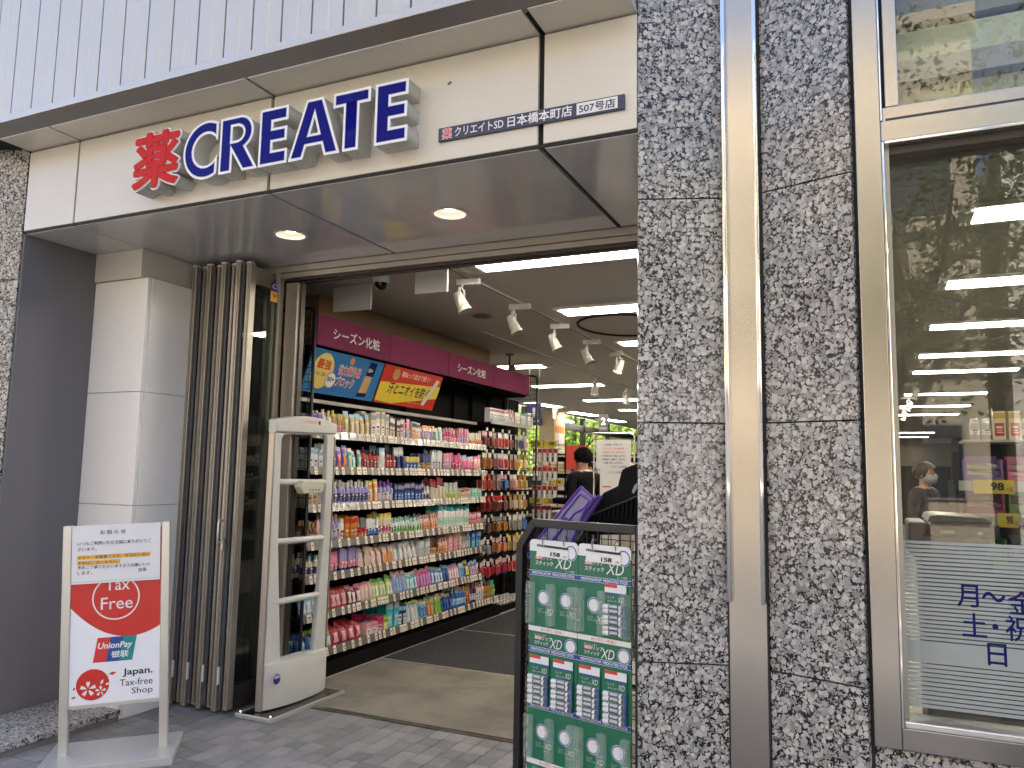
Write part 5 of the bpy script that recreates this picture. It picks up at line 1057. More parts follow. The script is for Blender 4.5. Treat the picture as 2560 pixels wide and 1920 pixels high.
for x in (.017, CW):                                           # diamond mesh on the two sides
    k = 0
    while k < 26:
        for s_ in (1, -1):
            z0 = .1+k*.05 if s_ > 0 else .1+k*.05; y0, y1 = .0, CD; z1 = z0+s_*CD
            pts = []
            a0, a1 = 0.0, 1.0
            if z1 > 1.13: a1 = (1.13-z0)/(z1-z0)
            if z1 < .1: a1 = (.1-z0)/(z1-z0)
            if 0 < a1 <= 1 and .1 <= z0 <= 1.13: m.tube([(x, y0, z0), (x, y0+(y1-y0)*a1, z0+(z1-z0)*a1)], .0020, 4)
        k += 1
z = .104
x = .05
while x < CW: m.tube([(x, 0, z), (x, CD, z)], .002, 4); x += .04
part('wires', m, BLK, ct)
part('shelf_tray', MB().box(.04, CW-.02, .02, CD-.02, .66, .67), BLK, ct)
GRN = P('card_green', (.012, .145, .075), .35, var=.04); BLB = P('card_blue', (.02, .06, .30), .35); CLR = film('clear_plastic', (.62, .70, .62), .16, .10); PWB = P('card_white', (.72, .73, .72), .4); PNK = P('print_pink', (.70, .30, .28), .5)
LOGO = P('logo_blue', (.10, .14, .34), .5)
def lip_card(u0, u1, lb, packs):
    t = thing('lip_balm_card', lb, 'display card', tuple(CP), CA, local=True)
    W_ = u1-u0; y = -.024
    def q(u, z, k=0): return (u0+u*W_, y-.0025-k*.0004, z)
    def rect(ua, ub, za, zb, mt, nm, k=1): return part(nm, MB().add([q(ua, za, k), q(ub, za, k), q(ub, zb, k), q(ua, zb, k)], [(0, 1, 2, 3)]), mt, t)
    card = [(u0, .06), (u1, .06), (u1, 1.165), (u1-.008, 1.175), (u1-.018, 1.178), (u0+.018, 1.178), (u0+.008, 1.175), (u0, 1.165)]
    part('card', MB().prism([(a, y, b) for a, b in card], (0, .004, 0)), GRN, t)
    part('white_head', MB().add([(a, y-.003, b) for a, b in [(u0, 1.131), (u1, 1.131), (u1, 1.165), (u1-.008, 1.175), (u1-.018, 1.178), (u0+.018, 1.178), (u0+.008, 1.175), (u0, 1.165)]], [tuple(range(8))]), PWB, t)
    def band(z): 
        rect(0, 1, z, z+.020, PWB, 'band_edge', 1); rect(0, 1, z+.0015, z+.0185, BLB, 'blue_band', 2); lettering('MENTHOLATUM  MEDICATED STICK', PWB, q(.06, z+.005, 3), X_, Z_, t, w=W_*.88, h=.0105, bold=.02)
    for z in (1.034, .730, .510): band(z)
    def logo(u, z, r): part('logo_disc', disc(q(u, z, 2), X_, Z_, r, 28), PWB, t); part('logo_ring', disc(q(u, z, 3), X_, Z_, r*.95, 28, r*.78), LOGO, t)
    def title(z, s=1.0, xu=.54, xw=.33, kw=.37):
        rect(.13, .28, z+.018*s, z+.034*s, PNK, 'kanji_box', 1); lettering('薬用', PWB, q(.14, z+.0195*s, 2), X_, Z_, t, w=W_*.13, h=.013*s)
        lettering('リップ', PWB, q(.29, z+.017*s, 2), X_, Z_, t, w=W_*.20, h=.019*s, bold=.02); lettering('スティック', PWB, q(.13, z-.006*s, 2), X_, Z_, t, w=W_*kw, h=.018*s, bold=.02)
        lettering('XD', PWB, q(xu, z-.012*s, 2), X_, Z_, t, w=W_*xw, h=.043*s, bold=.004, shear=.25)
    logo(.86, 1.135, .031); title(1.082); lettering('ロート製薬', PWB, q(.75, 1.058, 2), X_, Z_, t, w=W_*.18, h=.008)
    pc = part('price_card', MB().add([(u0+.16*W_, y-.008, 1.112), (u0+.82*W_, y-.008, 1.108), (u0+.82*W_, y-.006, 1.155), (u0+.17*W_, y-.006, 1.160)], [(0, 1, 2, 3)]), PWB, t)
    part('price_head', MB().add([(u0+.168*W_, y-.0085, 1.151), (u0+.82*W_, y-.0085, 1.146), (u0+.82*W_, y-.0075, 1.155), (u0+.17*W_, y-.0075, 1.160)], [(0, 1, 2, 3)]), PK, t)
    lettering('158', PK, (u0+.46*W_, y-.0095, 1.116), X_, Z_, t, w=W_*.20, h=.017, bold=.03); lettering('173', PK, (u0+.72*W_, y-.0095, 1.114), X_, Z_, t, w=W_*.07, h=.009); lettering('おすすめ！', PWB, (u0+.19*W_, y-.0098, 1.1515), X_, Z_, t, w=W_*.16, h=.006)
    for z, nm in ((.811, 'a'), (.295, 'b')):
        rect(0, 1, z, z+.020, PWB, 'white_band', 1); lettering('唇の荒れ・乾燥に', PR, q(.26, z+.004, 2), X_, Z_, t, w=W_*.48, h=.012)
        lettering('メンソレータム', PWB, q(.12, z-.016, 2), X_, Z_, t, w=W_*.26, h=.009); title(z-.046, .85, .45, .25, .29); logo(.87, z-.036, .029)
    holders = []
    for zc in (.927, .405):
        for u, key in ((.27, 'L'), (.73, 'R')):
            if (zc > .9) and ('top'+key) in packs: continue
            logo(u+.04, zc+.02, .030); lettering('リップ', PWB, q(u-.08, zc-.030, 2), X_, Z_, t, w=W_*.10, h=.009); lettering('スティック', PWB, q(u-.08, zc-.040, 2), X_, Z_, t, w=W_*.17, h=.008); lettering('XD', PWB, q(u+.10, zc-.040, 2), X_, Z_, t, w=W_*.14, h=.020, shear=.25)
    for zc in (.927, .405):
        for u in (.07, .5, .93): part('clear_holder', MB().box(u0+u*W_-.017, u0+u*W_+.017, y-.030, y-.004, zc-.085, zc+.080), CLR, t, bevel=.004)
        for u in (.07, .5, .93): 
            for zz in (zc-.04, zc, zc+.04): part('holder_ridge', MB().box(u0+u*W_-.016, u0+u*W_+.016, y-.0335, y-.0305, zz, zz+.004), CLR, t)
    for u in (.28, .72):
        part('hook', MB().tube([(u0+u*W_, y-.004, 1.162), (u0+u*W_, y-.010, 1.185), (u0+u*W_, y-.002, 1.20), (u0+u*W_, y+.022, 1.19)], .0022, 6), HK, t)
    return t
pk = None
def lip_pack(u, z, lb, group):
    global pk
    if pk is None:
        pk = thing('lip_balm_pack', lb, 'blister pack', (0, 0, 0), local=True)
        part('backing_card', MB().box(-.048, .048, 0, .0015, -.095, .095), GRN, pk); part('head', MB().box(-.048, .048, -.002, -.0005, .060, .095), PWB, pk); part('red_tab', MB().box(-.048, .008, -.0028, -.0021, .083, .095), PR, pk); part('blue_stripe', MB().box(-.048, .048, -.0028, -.0021, .058, .064), BLB, pk)
        lettering('XD', PWB, (.010, -.0025, .030), X_, Z_, pk, w=.030, h=.020, shear=.25); lettering('リップ', PWB, (-.035, -.0025, .042), X_, Z_, pk, w=.030, h=.010); lettering('スティック', PWB, (-.035, -.0025, .028), X_, Z_, pk, w=.040, h=.009)
        for z0 in (.012, -.028, -.068):
            for dz in (0, -.017):
                st_ = part('stick', MB().tube([(-.046, -.010, z0+dz), (.036, -.010, z0+dz)], .0088, 10), P('stick_black', (.05, .055, .06), .2, coat=.5), pk, smooth=60)
                part('cap', MB().tube([(-.0465, -.010, z0+dz), (-.022, -.010, z0+dz)], .0094, 10), PWB, st_, smooth=60); part('ring', MB().tube([(.024, -.010, z0+dz), (.034, -.010, z0+dz)], .0093, 10), PWB, st_, smooth=60)
                part('shine_label', MB().tube([(-.016, -.0105, z0+dz+.002), (.018, -.0105, z0+dz+.002)], .0087, 10), P('stick_silver', (.42, .45, .46), .3, metal=.5), st_, smooth=60)
            part('blue_end', MB().box(.034, .048, -.008, -.002, z0-.026, z0+.009), BLB, pk)
        part('blister', MB().box(-.0485, .0495, -.0215, -.0030, -.093, .024), film('blister_film', (.75, .78, .76), .13, .06), pk, bevel=.004)
        o = pk
    else: o = copy_tree(pk)
    P_ = Vector(CP)+Vector((math.cos(CA), math.sin(CA), 0))*u+Vector((-math.sin(CA), math.cos(CA), 0))*-.030
    o.location = (P_.x, P_.y, z); o.rotation_euler = (0, 0, CA); o['label'] = lb; o['group'] = group
    return o
DU = .068
U0, U1, U2 = .015+DU, .2605+DU, .505+DU
lip_card(U0, U1-.001, 'green lip balm display card with empty clear holders along its top', [])
lip_card(U1+.001, U2, 'green lip balm display card with one pack left in its top row', ['topR'])
GP = 'lip balm packs on the green cards'
lip_pack(U1+.73*.243, .940, 'lip balm pack alone in the upper row of its green card', GP)
for u0 in (U0, U1):
    for u, s in ((.25, 'left'), (.74, 'right')): lip_pack(u0+u*.243, .622, 'middle-row lip balm pack on the '+('emptier green card' if u0 == U0 else 'fuller green card')+(', beside the other card' if (u0 == U0) == (s == 'right') else (', by the cart post' if u0 == U0 else ', by the column')), GP)

# things lying in the cart
PUR = P('purple_trim', (.13, .035, .42), .3); VIN = film('clear_vinyl', (.34, .34, .50), .5, .15)
def W6(x, y, dep):                                            # pixel of a close-up -> cart coordinates on a plane dep behind the front
    n = np.array([-math.sin(CA), math.cos(CA), 0]); u, z = onplane((1330+x*.19286, 1000+y*.19286), CP+n*dep, CA); return (u, dep, z)
def bag(pts, dep, lb, inner):
    t = thing('vinyl_bag', lb, 'bag', tuple(CP), CA, group='purple-trimmed vinyl bags in the cart', local=True)
    c = [Vector(W6(x, y, dep)) for x, y in pts]; part('sheet', MB().prism([tuple(p) for p in c], (0, .012, 0)), VIN, t)
    for a, b in zip(c, c[1:]+c[:1]): part('trim', MB().tube([a+Vector((0, -.004, 0)), b+Vector((0, -.004, 0))], .0050, 8), PUR, t, smooth=60)
    if inner:
        c2 = [Vector(W6(x, y, dep-.004)) for x, y in inner]
        for a, b in zip(c2, c2[1:]+c2[:1]): part('pocket_trim', MB().tube([a, b], .004, 6), PUR, t)
bag([(-120, 2050), (640, 1125), (800, 1275), (380, 2050)], .14, 'clear vinyl bag with purple edging standing steeply in the cart', [(380, 1530), (625, 1215), (745, 1310), (560, 1560)])
bag([(60, 2080), (560, 1470), (700, 1390), (430, 2080)], .09, 'lower crumpled clear vinyl bag with purple edging in the cart', None)
bag([(520, 1720), (870, 1240), (900, 1260), (600, 1740)], .20, 'narrow folded vinyl bag with purple edging beside the black bag', None)
bb = thing('black_bag', 'large black soft bag slumped in the cart behind the purple-edged ones', 'bag', tuple(CP), CA, local=True)
FAB = P('black_fabric', (.006, .006, .007), .8, spec=.15, bump=.6, bscale=40, var=.3, vscale=30)
o1 = [(640, 1600), (900, 1200), (1090, 1110), (1330, 980), (1480, 900), (1480, 1750), (640, 1750)]
part('body', MB().prism([W6(x, y, .22) for x, y in o1], (0, .12, 0)), FAB, bb, bevel=.02, smooth=50)
part('flap', MB().prism([W6(x, y, .25) for x, y in [(1090, 1130), (1150, 890), (1350, 820), (1500, 800), (1500, 1300), (1060, 1330)]], (0, .06, 0)), FAB, bb, bevel=.015, smooth=50)
part('drawstring', MB().tube([W6(x, y, .205) for x, y in [(700, 1520), (900, 1440), (1080, 1360), (1200, 1320), (1400, 1230)]], .004, 6), P('cord_grey', (.04, .04, .045), .6), bb)
for i in range(11):
    x = 780+i*58; y0 = 1500-(i*24); part('pleat', MB().tube([W6(x, y0, .214), W6(x-12, y0+120+i*12, .212)], [.006, .010], 6), FAB, bb, smooth=60)
part('hang_tag', MB().prism([W6(x, y, .20) for x, y in [(1295, 1190), (1325, 1110), (1362, 1075), (1362, 1140), (1315, 1215)]], (0, .003, 0)), P('tag_grey', (.3, .3, .32), .4), bb)

# ================================================================ people
SKIN = P('skin', (.46, .26, .17), .5); HAIR = P('hair_black', (.006, .005, .0045), .85, spec=.1, bump=.5, bscale=90); SUIT = P('suit_black', (.005, .005, .006), .8, spec=.15); SHOE = P('shoe_black', (.012, .012, .012), .3)
def person(label, loc, rz, height, top, legs, hair=HAIR, bend=.0, arm=(.24, -.26, 1.02), mask=False, collar=None):
    t = thing('person', label, 'person', loc, rz, local=True); S_ = height/1.70; b = math.sin(bend); cb = math.cos(bend)
    def Bp(x, y, z): dz = z-.95; return (x, y*cb-dz*b, .95+dz*cb+y*b*-1) if z > .95 else (x, y, z)
    J = {}; E_ = []
    def j(n, p, r, par=None): J[n] = (Bp(*p), r, len(J)); (E_.append((J[par][2], J[n][2])) if par else None)
    j('pelvis', (0, 0, .95), (.150, .11)); j('waist', (0, 0, 1.08), (.140, .105), 'pelvis'); j('chest', (0, .005, 1.26), (.165, .115), 'waist'); j('upper', (0, .015, 1.36), (.13, .09), 'chest'); j('neck', (0, .012, 1.44), (.055, .055), 'upper'); j('jaw', (0, -.012, 1.505), (.062, .066), 'neck'); j('brow', (0, -.012, 1.59), (.078, .094), 'jaw'); j('crown', (0, .004, 1.655), (.066, .078), 'brow')
    for s, nm in ((1, 'l'), (-1, 'r')):
        j(nm+'sh', (.180*s, .012, 1.375), (.070, .070), 'upper'); j(nm+'el', (.225*s, .035, 1.12), (.048, .048), nm+'sh'); j(nm+'wr', (arm[0]*s*.85, arm[1], arm[2]), (.036, .036), nm+'el'); j(nm+'ha', (arm[0]*s*.78, arm[1]-.07, arm[2]-.02), (.038, .022), nm+'wr')
        for k, (dx, dy, dz) in enumerate(((-.022, -.075, -.01), (-.007, -.085, -.01), (.008, -.082, -.012), (.022, -.068, -.016))): j(nm+'f%d' % k, (arm[0]*s*.78+dx, arm[1]-.07+dy, arm[2]-.02+dz), (.009, .009), nm+'ha')
        j(nm+'th', (arm[0]*s*.78-.038*s, arm[1]-.105, arm[2]-.0), (.010, .010), nm+'ha')
        j(nm+'hip', (.085*s, 0, .88), (.105, .10), 'pelvis'); j(nm+'kn', (.095*s, -.015, .50), (.068, .068), nm+'hip'); j(nm+'an', (.10*s, .02, .10), (.048, .05), nm+'kn'); j(nm+'toe', (.105*s, -.13, .045), (.042, .04), nm+'an')
    me = bpy.data.meshes.new('body'); me.from_pydata([tuple(c*S_ for c in v[0]) for v in J.values()], E_, [])
    o = bpy.data.objects.new('body', me); COL.objects.link(o); o.modifiers.new('s', 'SKIN'); sub = o.modifiers.new('u', 'SUBSURF'); sub.levels = 2; sub.render_levels = 2
    for i, v in enumerate(J.values()): me.skin_vertices[0].data[i].radius = (v[1][0]*S_, v[1][1]*S_)
    me.skin_vertices[0].data[0].use_root = True
    dg = bpy.context.evaluated_depsgraph_get(); bm = bpy.data.meshes.new_from_object(o.evaluated_get(dg)); bpy.data.objects.remove(o)
    for m_ in (SKIN, top, legs, SHOE): bm.materials.append(m_)
    hands = [Vector(J[k][0])*S_ for k in J if k[1:3] in ('ha', 'f0', 'f1', 'f2', 'f3', 'th')]; neck = Vector(J['neck'][0])*S_; upv = (Vector(J['crown'][0])-Vector(J['neck'][0])).normalized()
    for p in bm.polygons:
        c = p.center; p.use_smooth = True
        if (c-neck).dot(upv) > -.01*S_ and (c-neck).length < .34*S_ and abs(c.x) < .12: p.material_index = 0
        elif min((c-h_).length for h_ in hands) < .055*S_: p.material_index = 0
        elif c.z < .09*S_: p.material_index = 3
        else: p.material_index = 1 if c.z > .84*S_ else 2
    body = link('body', bm, t); ORG[body.name] = (0, 0, 0)
    # hair: shell over the back and top of the skull
    c = (Vector(J['brow'][0])+Vector((0, .012, .012)))*S_; m_ = MB(); n1, n2 = 14, 9
    for i in range(n2+1):
        th = math.pi*.74*i/n2
        for k in range(n1):
            a = 2*math.pi*k/n1; fr = -math.sin(a)
            rr = math.sin(th); drop = 1 if fr < .35 else max(.0, 1-(fr-.35)*2.2)
            zz = math.cos(th if th < 1.2 or drop > .5 else 1.2); m_.v.append((c.x+(.098 if fr < .2 else .092)*S_*max(rr, .25 if i else 0)*math.cos(a), c.y+.120*S_*rr*math.sin(a)+.008, c.z+.104*S_*zz+.004*math.sin(k*5+i*3)))
    for i in range(n2):
        for k in range(n1): m_.f.append([i*n1+k, (i+1)*n1+k, (i+1)*n1+(k+1) % n1, i*n1+(k+1) % n1]); m_.m.append(0)
    part('hair', m_, hair, t, smooth=60)
    f = Vector(J['brow'][0])*S_; fz = -1
    part('nose', MB().tube([(f.x, f.y-.088*S_, f.z-.01*S_), (f.x, f.y-.108*S_, f.z-.045*S_), (f.x, f.y-.088*S_, f.z-.052*S_)], [.008, .013, .010], 8), SKIN, t, smooth=60)
    for s in (1, -1):
        part('ear', MB().lathe([(.004, -.03), (.014, -.018), (.016, 0), (.014, .02), (.005, .03)], (f.x+s*.080*S_, f.y+.01, f.z-.02), 8, sx=.45), SKIN, t, smooth=60)
        part('eye', MB().lathe([(.002, -.005), (.008, 0), (.002, .005)], (f.x+s*.032*S_, f.y-.088*S_, f.z-.012), 8), PK, t, smooth=60)
    part('mouth', MB().box(f.x-.022, f.x+.022, f.y-.083*S_, f.y-.072*S_, f.z-.078*S_, f.z-.072*S_), P('lip', (.35, .12, .10), .5), t)
    if mask: part('face_mask', MB().lathe([(.05, -.055), (.070, -.03), (.076, 0), (.06, .03)], (f.x, f.y-.026, f.z-.055), 14), P('mask_grey', (.30, .30, .30), .7), t, smooth=60)
    if collar: part('collar', MB().tube([(.06*S_*math.cos(a), Vector(J['neck'][0]).y*S_+.062*S_*math.sin(a), J['neck'][0][2]*S_-.012+.016*math.sin(a)) for a in [2*math.pi*k/14 for k in range(15)]], .014, 6), collar, t, smooth=60)
    return t
person('person in a black suit with a white collar seen from behind, head bowed', (-2.93, 8.42, 0), R(-118), 1.75, SUIT, SUIT, bend=.06, arm=(.20, -.27, 1.10), collar=PWB)
person('dark-haired person bending behind the hook rack at the checkout', (-3.28, 9.55, 0), R(20), 1.62, P('shop_coat', (.45, .43, .36), .7), SUIT, bend=.25)
pw = at((2312, 1165), y=8.8)
person('person in dark clothes and face mask inside, seen through the shop window', (pw[0], pw[1], 0), R(60), 1.63, P('dark_blue_coat', (.02, .022, .03), .8), SUIT, hair=P('hair_dark_brown', (.03, .02, .014), .5), mask=True)

# ================================================================ behind the shop window
a_, b_ = at((2288, 1285), y=4.2), at((2500, 1320), y=4.2)
cp = thing('copy_machine', 'grey copy machine standing behind the shop window', 'copier', ((a_[0]+b_[0])/2, 4.4, 0))
MG = P('machine_grey', (.10, .103, .095), .45); ML = P('machine_light', (.17, .17, .155), .4)
x0, x1, zt = a_[0], b_[0], a_[2]
part('body', MB().box(x0+.02, x1-.03, 4.22, 4.72, .02, zt-.10), MG, cp, bevel=.015); part('scanner_bed', MB().box(x0+.06, x1, 4.20, 4.75, zt-.098, zt-.035), MG, cp, bevel=.012)
part('lid', MB().prism([(x0+.05, 4.21, zt-.033), (x1-.02, 4.21, zt-.033), (x1-.06, 4.21, zt-.008), (x0+.10, 4.21, zt), (x0+.06, 4.21, zt-.006)][::-1], (0, .5, 0)), ML, cp, bevel=.006)
part('side_tray', MB().box(x0-.03, x0+.05, 4.25, 4.7, zt-.20, zt-.04), ML, cp, bevel=.01); part('label', MB().box(x0+.10, x0+.16, 4.1975, 4.1995, zt-.085, zt-.070), PWB, cp); part('label', MB().box(x1-.09, x1-.07, 4.1975, 4.1995, zt-.085, zt-.072), PWB, cp)
part('plinth', MB().box(x0+.04, x1-.05, 4.25, 4.7, -.001, .02), BLKP, cp)
part('vent', disc((x0+.24, 4.2185, zt-.17), X_, Z_, .07, 28, .045), ML, cp)
YS = 5.0
def WX(px, py): return at((px, py), y=YS)
s0, z1r, z2r = WX(2397, 1204)[0], WX(2450, 1202)[2], WX(2450, 1284)[2]
sn = thing('snack_shelf', 'shelf of snack packs with yellow price cards behind the shop window', 'shelf', (s0+.6, YS+.2, 0))
part('back', MB().box(s0, 2.2, YS+.40, YS+.42, -.002, 1.62), P('shelf_maroon', (.06, .012, .014), .6), sn)
for z in (z1r, z2r, z2r-.26, z2r-.55, .12): part('board', MB().box(s0, 2.2, YS+.01, YS+.40, z-.03, z-.012), BP, sn); part('rail', MB().box(s0, 2.2, YS, YS+.009, z-.055, z), P('rail_grey', (.35, .34, .33), .3, metal=.5), sn)
part('side', MB().box(s0-.02, s0-.001, YS, YS+.42, -.002, z1r), BP, sn); part('base', MB().box(s0, 2.2, YS+.05, YS+.39, -.002, .06), BP, sn)
for (x0_, x1_, z, tx) in ((2433, 2535, z1r, '98'), (2489, 2540, z2r, '98')):
    xa, xb = WX(x0_, 1200)[0], WX(x1_, 1200)[0]
    for k in range(3):
        o_ = k*.34; part('price_card', MB().box(xa+o_, xb+o_, YS-.006, YS-.002, z-.068, z+.006), YEL, sn); lettering(tx, PK, (xa+o_+(xb-xa)*.42, YS-.0075, z-.050), X_, Z_, sn, w=(xb-xa)*.33, h=.042, bold=.03); lettering('105', PK, (xa+o_+(xb-xa)*.82, YS-.0075, z-.058), X_, Z_, sn, w=(xb-xa)*.14, h=.026)
for zi, z in enumerate((z1r, z2r, z2r-.26, z2r-.55)):
    cs = [('purple', 'cream', 'white'), ('hot', 'pink', 'white'), ('green', 'lime', 'white'), ('navy', 'sky', 'white'), ('red', 'yellow', 'white')]
    for k in range(5):
        a, b, c = cs[(k+zi) % 5]; x = s0+.13+k*.20
        t = thing('snack_tray', f'{dict(hot="pink").get(a, a)} cardboard tray of silver snack bars on the shelf behind the window', 'snack tray', (x, YS+.06, z-.011), local=True, group='snack trays behind the window')
        m = MB(); m.box(-.09, -.080, 0, .16, 0, .13); m.box(.080, .09, 0, .16, 0, .13); m.box(-.08, .08, 0, .004, 0, .035); m.box(-.08, .08, .155, .16, 0, .15); part('tray', m, C(a), t)
        for q in range(3):
            part('snack_bar', MB().prism([(-.076, .01+q*.02, .006+q*.036), (.076, .01+q*.02, .006+q*.036), (.079, .018+q*.02, .030+q*.036), (0, .004+q*.02, .040+q*.036), (-.079, .018+q*.02, .030+q*.036)], (0, .04, 0)), P('foil_'+b, tuple(min(1, v*.6+.3) for v in PAL[b]), .22, metal=.7), t)
z_ = z1r+.20
tp = thing('top_display', 'upper tier of bottles and small packs above the snack shelf behind the window', 'shelf', (s0+.5, YS+.3, z1r), local=False)
part('board', MB().box(s0+.04, 2.2, YS+.10, YS+.39, z1r+.215, z1r+.23), P('board_clear', (.4, .38, .35), .3), tp); part('riser', MB().box(s0+.04, 2.2, YS+.385, YS+.399, z1r-.01, z1r+.215), BP, tp)
x = s0+.08
while x < 1.9:
    kind, w_, h_, a, b, c = rp.choice([('bottle', .045, .15, 'dred', 'white', 'white'), ('pouch', .08, .16, 'rose', 'red', 'white'), ('box', .06, .16, 'cream', 'gold', 'red'), ('box', .09, .14, 'blue', 'sky', 'navy'), ('pouch', .09, .15, 'peach', 'red', 'white'), ('pouch', .09, .14, 'lime', 'white', 'green'), ('box', .07, .12, 'white', 'hot', 'rose'), ('can', .05, .12, 'grey', 'clear', 'white'), ('bottle', .05, .14, 'white', 'red', 'amber')])
    for q in range(2):
        o = link(NAMES[kind], product_mesh(kind, w_, h_, .05, a, b, c)); o.location = (x+w_/2, YS+.17, z1r+.231); o.rotation_euler = (0, 0, R(-90)+rp.gauss(0, .1)); x += w_+.008
        lb = desc(kind, a, b, c)+' on the tier above the snack shelf'; tag(o, lb, CATS[kind], 'goods above the snack shelf')
# shelf along the right side
rs = thing('wall_shelf', 'dark wall shelf of goods running deep into the shop behind the window', 'shelf', (1.75, 8, 0))
part('back', MB().box(2.0, 2.03, 5.6, 13, -.002, 2.2), BP, rs)
for z in (.5, .85, 1.2, 1.52, 1.82): part('board', MB().box(1.58, 2.0, 5.6, 13, z-.02, z), BP, rs); part('rail', MB().box(1.572, 1.579, 5.6, 13, z-.035, z+.008), P('rail_grey', (.35, .34, .33), .3, metal=.5), rs)
for z in (.85, 1.2, 1.52, 1.82):
    y = 5.66
    while y < 10.5:
        kind, w_, h_, a, b, c = rp.choice([('bottle', .07, .17, 'dred', 'white', 'white'), ('box', .09, .18, 'cream', 'red', 'white'), ('pouch', .10, .18, 'rose', 'red', 'white'), ('can', .07, .18, 'white', 'grey', 'sky'), ('bottle', .07, .2, 'amber', 'gold', 'cream'), ('jar', .08, .12, 'green', 'yellow', 'white')])
        n_ = rp.randint(2, 4); lb = desc(kind, a, b, c)+' on the wall shelf behind the window'
        for q in range(n_):
            o = link(NAMES[kind], product_mesh(kind, w_, h_, .06, a, b, c)); o.location = (1.64, y+w_/2, z+.0005); o.rotation_euler = (0, 0, R(180)); y += w_+.01; tag(o, lb, CATS[kind], 'goods on the wall shelf')
for (xa, ya, xb, yb), lb in (((2448, 1022, 2478, 1104), 'tall clear acrylic divider sheet standing above the snack shelf'), ((2423, 1043, 2440, 1104), 'short clear acrylic divider sheet beside the taller one')):
    A, B = at((xa, yb), y=YS+.25), at((xb, ya), y=YS+.25)
    t = thing('acrylic_divider', lb, 'divider', ((A[0]+B[0])/2, YS+.25, A[2])); part('sheet', MB().prism([(A[0], YS+.25, z1r+.22), (B[0], YS+.25, z1r+.22), (B[0], YS+.25, B[2]), (A[0], YS+.25, B[2]-.06)], (0, .004, 0)), film('acrylic'+str(xa), (.6, .6, .58), .12, .05), t); part('edge', MB().box(B[0], B[0]+.006, YS+.249, YS+.255, z1r+.22, B[2]), PWB, t)
solo('hanging_sign', MB().box(at((2308, 1097), y=24)[0], at((2378, 1097), y=24)[0], 24, 24.02, at((2308, 1108), y=24)[2], at((2308, 1096), y=24)[2]), P('sign_pinkwhite', (.66, .52, .55), .5), 'long pink and white hanging sign far inside behind the window', 'sign', (at((2340, 1097), y=24)[0], 24, 1.9))
struct('far_dark_shelving', MB().box(-.3, 3.4, 29.0, 29.9, -.002, 1.9), P('shelf_dark', (.06, .055, .05), .5))

# ================================================================ across the street and round the corner: seen through windows and in reflections
LEAF = None
def leaf_mat(name, col, tr):
    m = bpy.data.materials.new(name); m.use_nodes = True; nt = m.node_tree; nt.nodes.clear(); N = nt.nodes.new; L = nt.links
    d = N('ShaderNodeBsdfDiffuse'); t = N('ShaderNodeBsdfTranslucent'); mx = N('ShaderNodeMixShader'); mx.inputs[0].default_value = tr
    g = N('ShaderNodeNewGeometry'); r = N('ShaderNodeMapRange'); r.inputs[3].default_value = .6; r.inputs[4].default_value = 1.4; L.new(g.outputs['Random Per Island'], r.inputs[0])
    v = N('ShaderNodeVectorMath'); v.operation = 'SCALE'; v.inputs[0].default_value = col; L.new(r.outputs[0], v.inputs['Scale']); L.new(v.outputs[0], d.inputs[0]); L.new(v.outputs[0], t.inputs[0])
    L.new(d.outputs[0], mx.inputs[1]); L.new(t.outputs[0], mx.inputs[2]); o = N('ShaderNodeOutputMaterial'); L.new(mx.outputs[0], o.inputs[0]); return m
def tree(loc, h, rad, seed, lb, mat, nl=2600, z0=.32, ls=.10):
    rr = random.Random(seed); t = thing('street_tree', lb, 'tree', loc, rr.uniform(0, 6), group='street trees', local=True)
    BARK = P('bark', (.10, .075, .055), .9, var=.3, vscale=20, bump=.5, bscale=60)
    top = h*.62; part('trunk', MB().tube([(0, 0, -.3), (.02, .01, h*.15), (.06, -.03, h*.35), (.03, .05, top)], [h*.028, h*.022, h*.017, h*.008], 9), BARK, t, smooth=60)
    tips = []
    m = MB()
    for k in range(14):
        a = k*2.4+rr.uniform(-.3, .3); zb = h*(z0+.02+.30*k/14); L_ = rad*rr.uniform(.6, 1.05); e = rr.uniform(.15, .9)
        p0 = Vector((.05, 0, zb)); d = Vector((math.cos(a), math.sin(a), e)).normalized(); p1 = p0+d*L_*.5+Vector((0, 0, .05*h*rr.random())); p2 = p1+(d+Vector((rr.uniform(-.4, .4), rr.uniform(-.4, .4), rr.uniform(-.1, .5)))).normalized()*L_*.6
        m.tube([p0, p1, p2], [h*.009, h*.006, .006], 6); tips += [p1, (p1+p2)/2, p2]
        q = p1+Vector((rr.uniform(-1, 1), rr.uniform(-1, 1), rr.uniform(.1, .8))).normalized()*L_*.5; m.tube([p1, q], [h*.005, .005], 5); tips += [q, (p1+q)/2]
    part('limbs', m, BARK, t, smooth=60)
    tips += [Vector((rr.gauss(0, rad*.3), rr.gauss(0, rad*.3), h*rr.uniform(.7, .97))) for _ in range(12)]
    vs_, fs = [], []
    for i in range(nl):
        c = rr.choice(tips); s_ = rad*.20; p = c+Vector((rr.gauss(0, s_), rr.gauss(0, s_), rr.gauss(0, s_*.7))); l = ls*rr.uniform(.6, 1.3)
        d = Vector((rr.gauss(0, 1), rr.gauss(0, 1), rr.gauss(-.2, .6))).normalized(); b = d.orthogonal().normalized(); b.rotate(Matrix.Rotation(rr.uniform(0, 6.28), 3, d)); o_ = len(vs_)
        vs_ += [p-d*l*.5, p+b*l*.28, p+d*l*.5, p-b*l*.28]; fs.append((o_, o_+1, o_+2, o_+3))
    part('crown', MB().add(vs_, fs), mat, t)
    return t
LG = leaf_mat('leaf_fresh', (.24, .34, .05), .6); LD = leaf_mat('leaf_deep', (.05, .085, .018), .35)
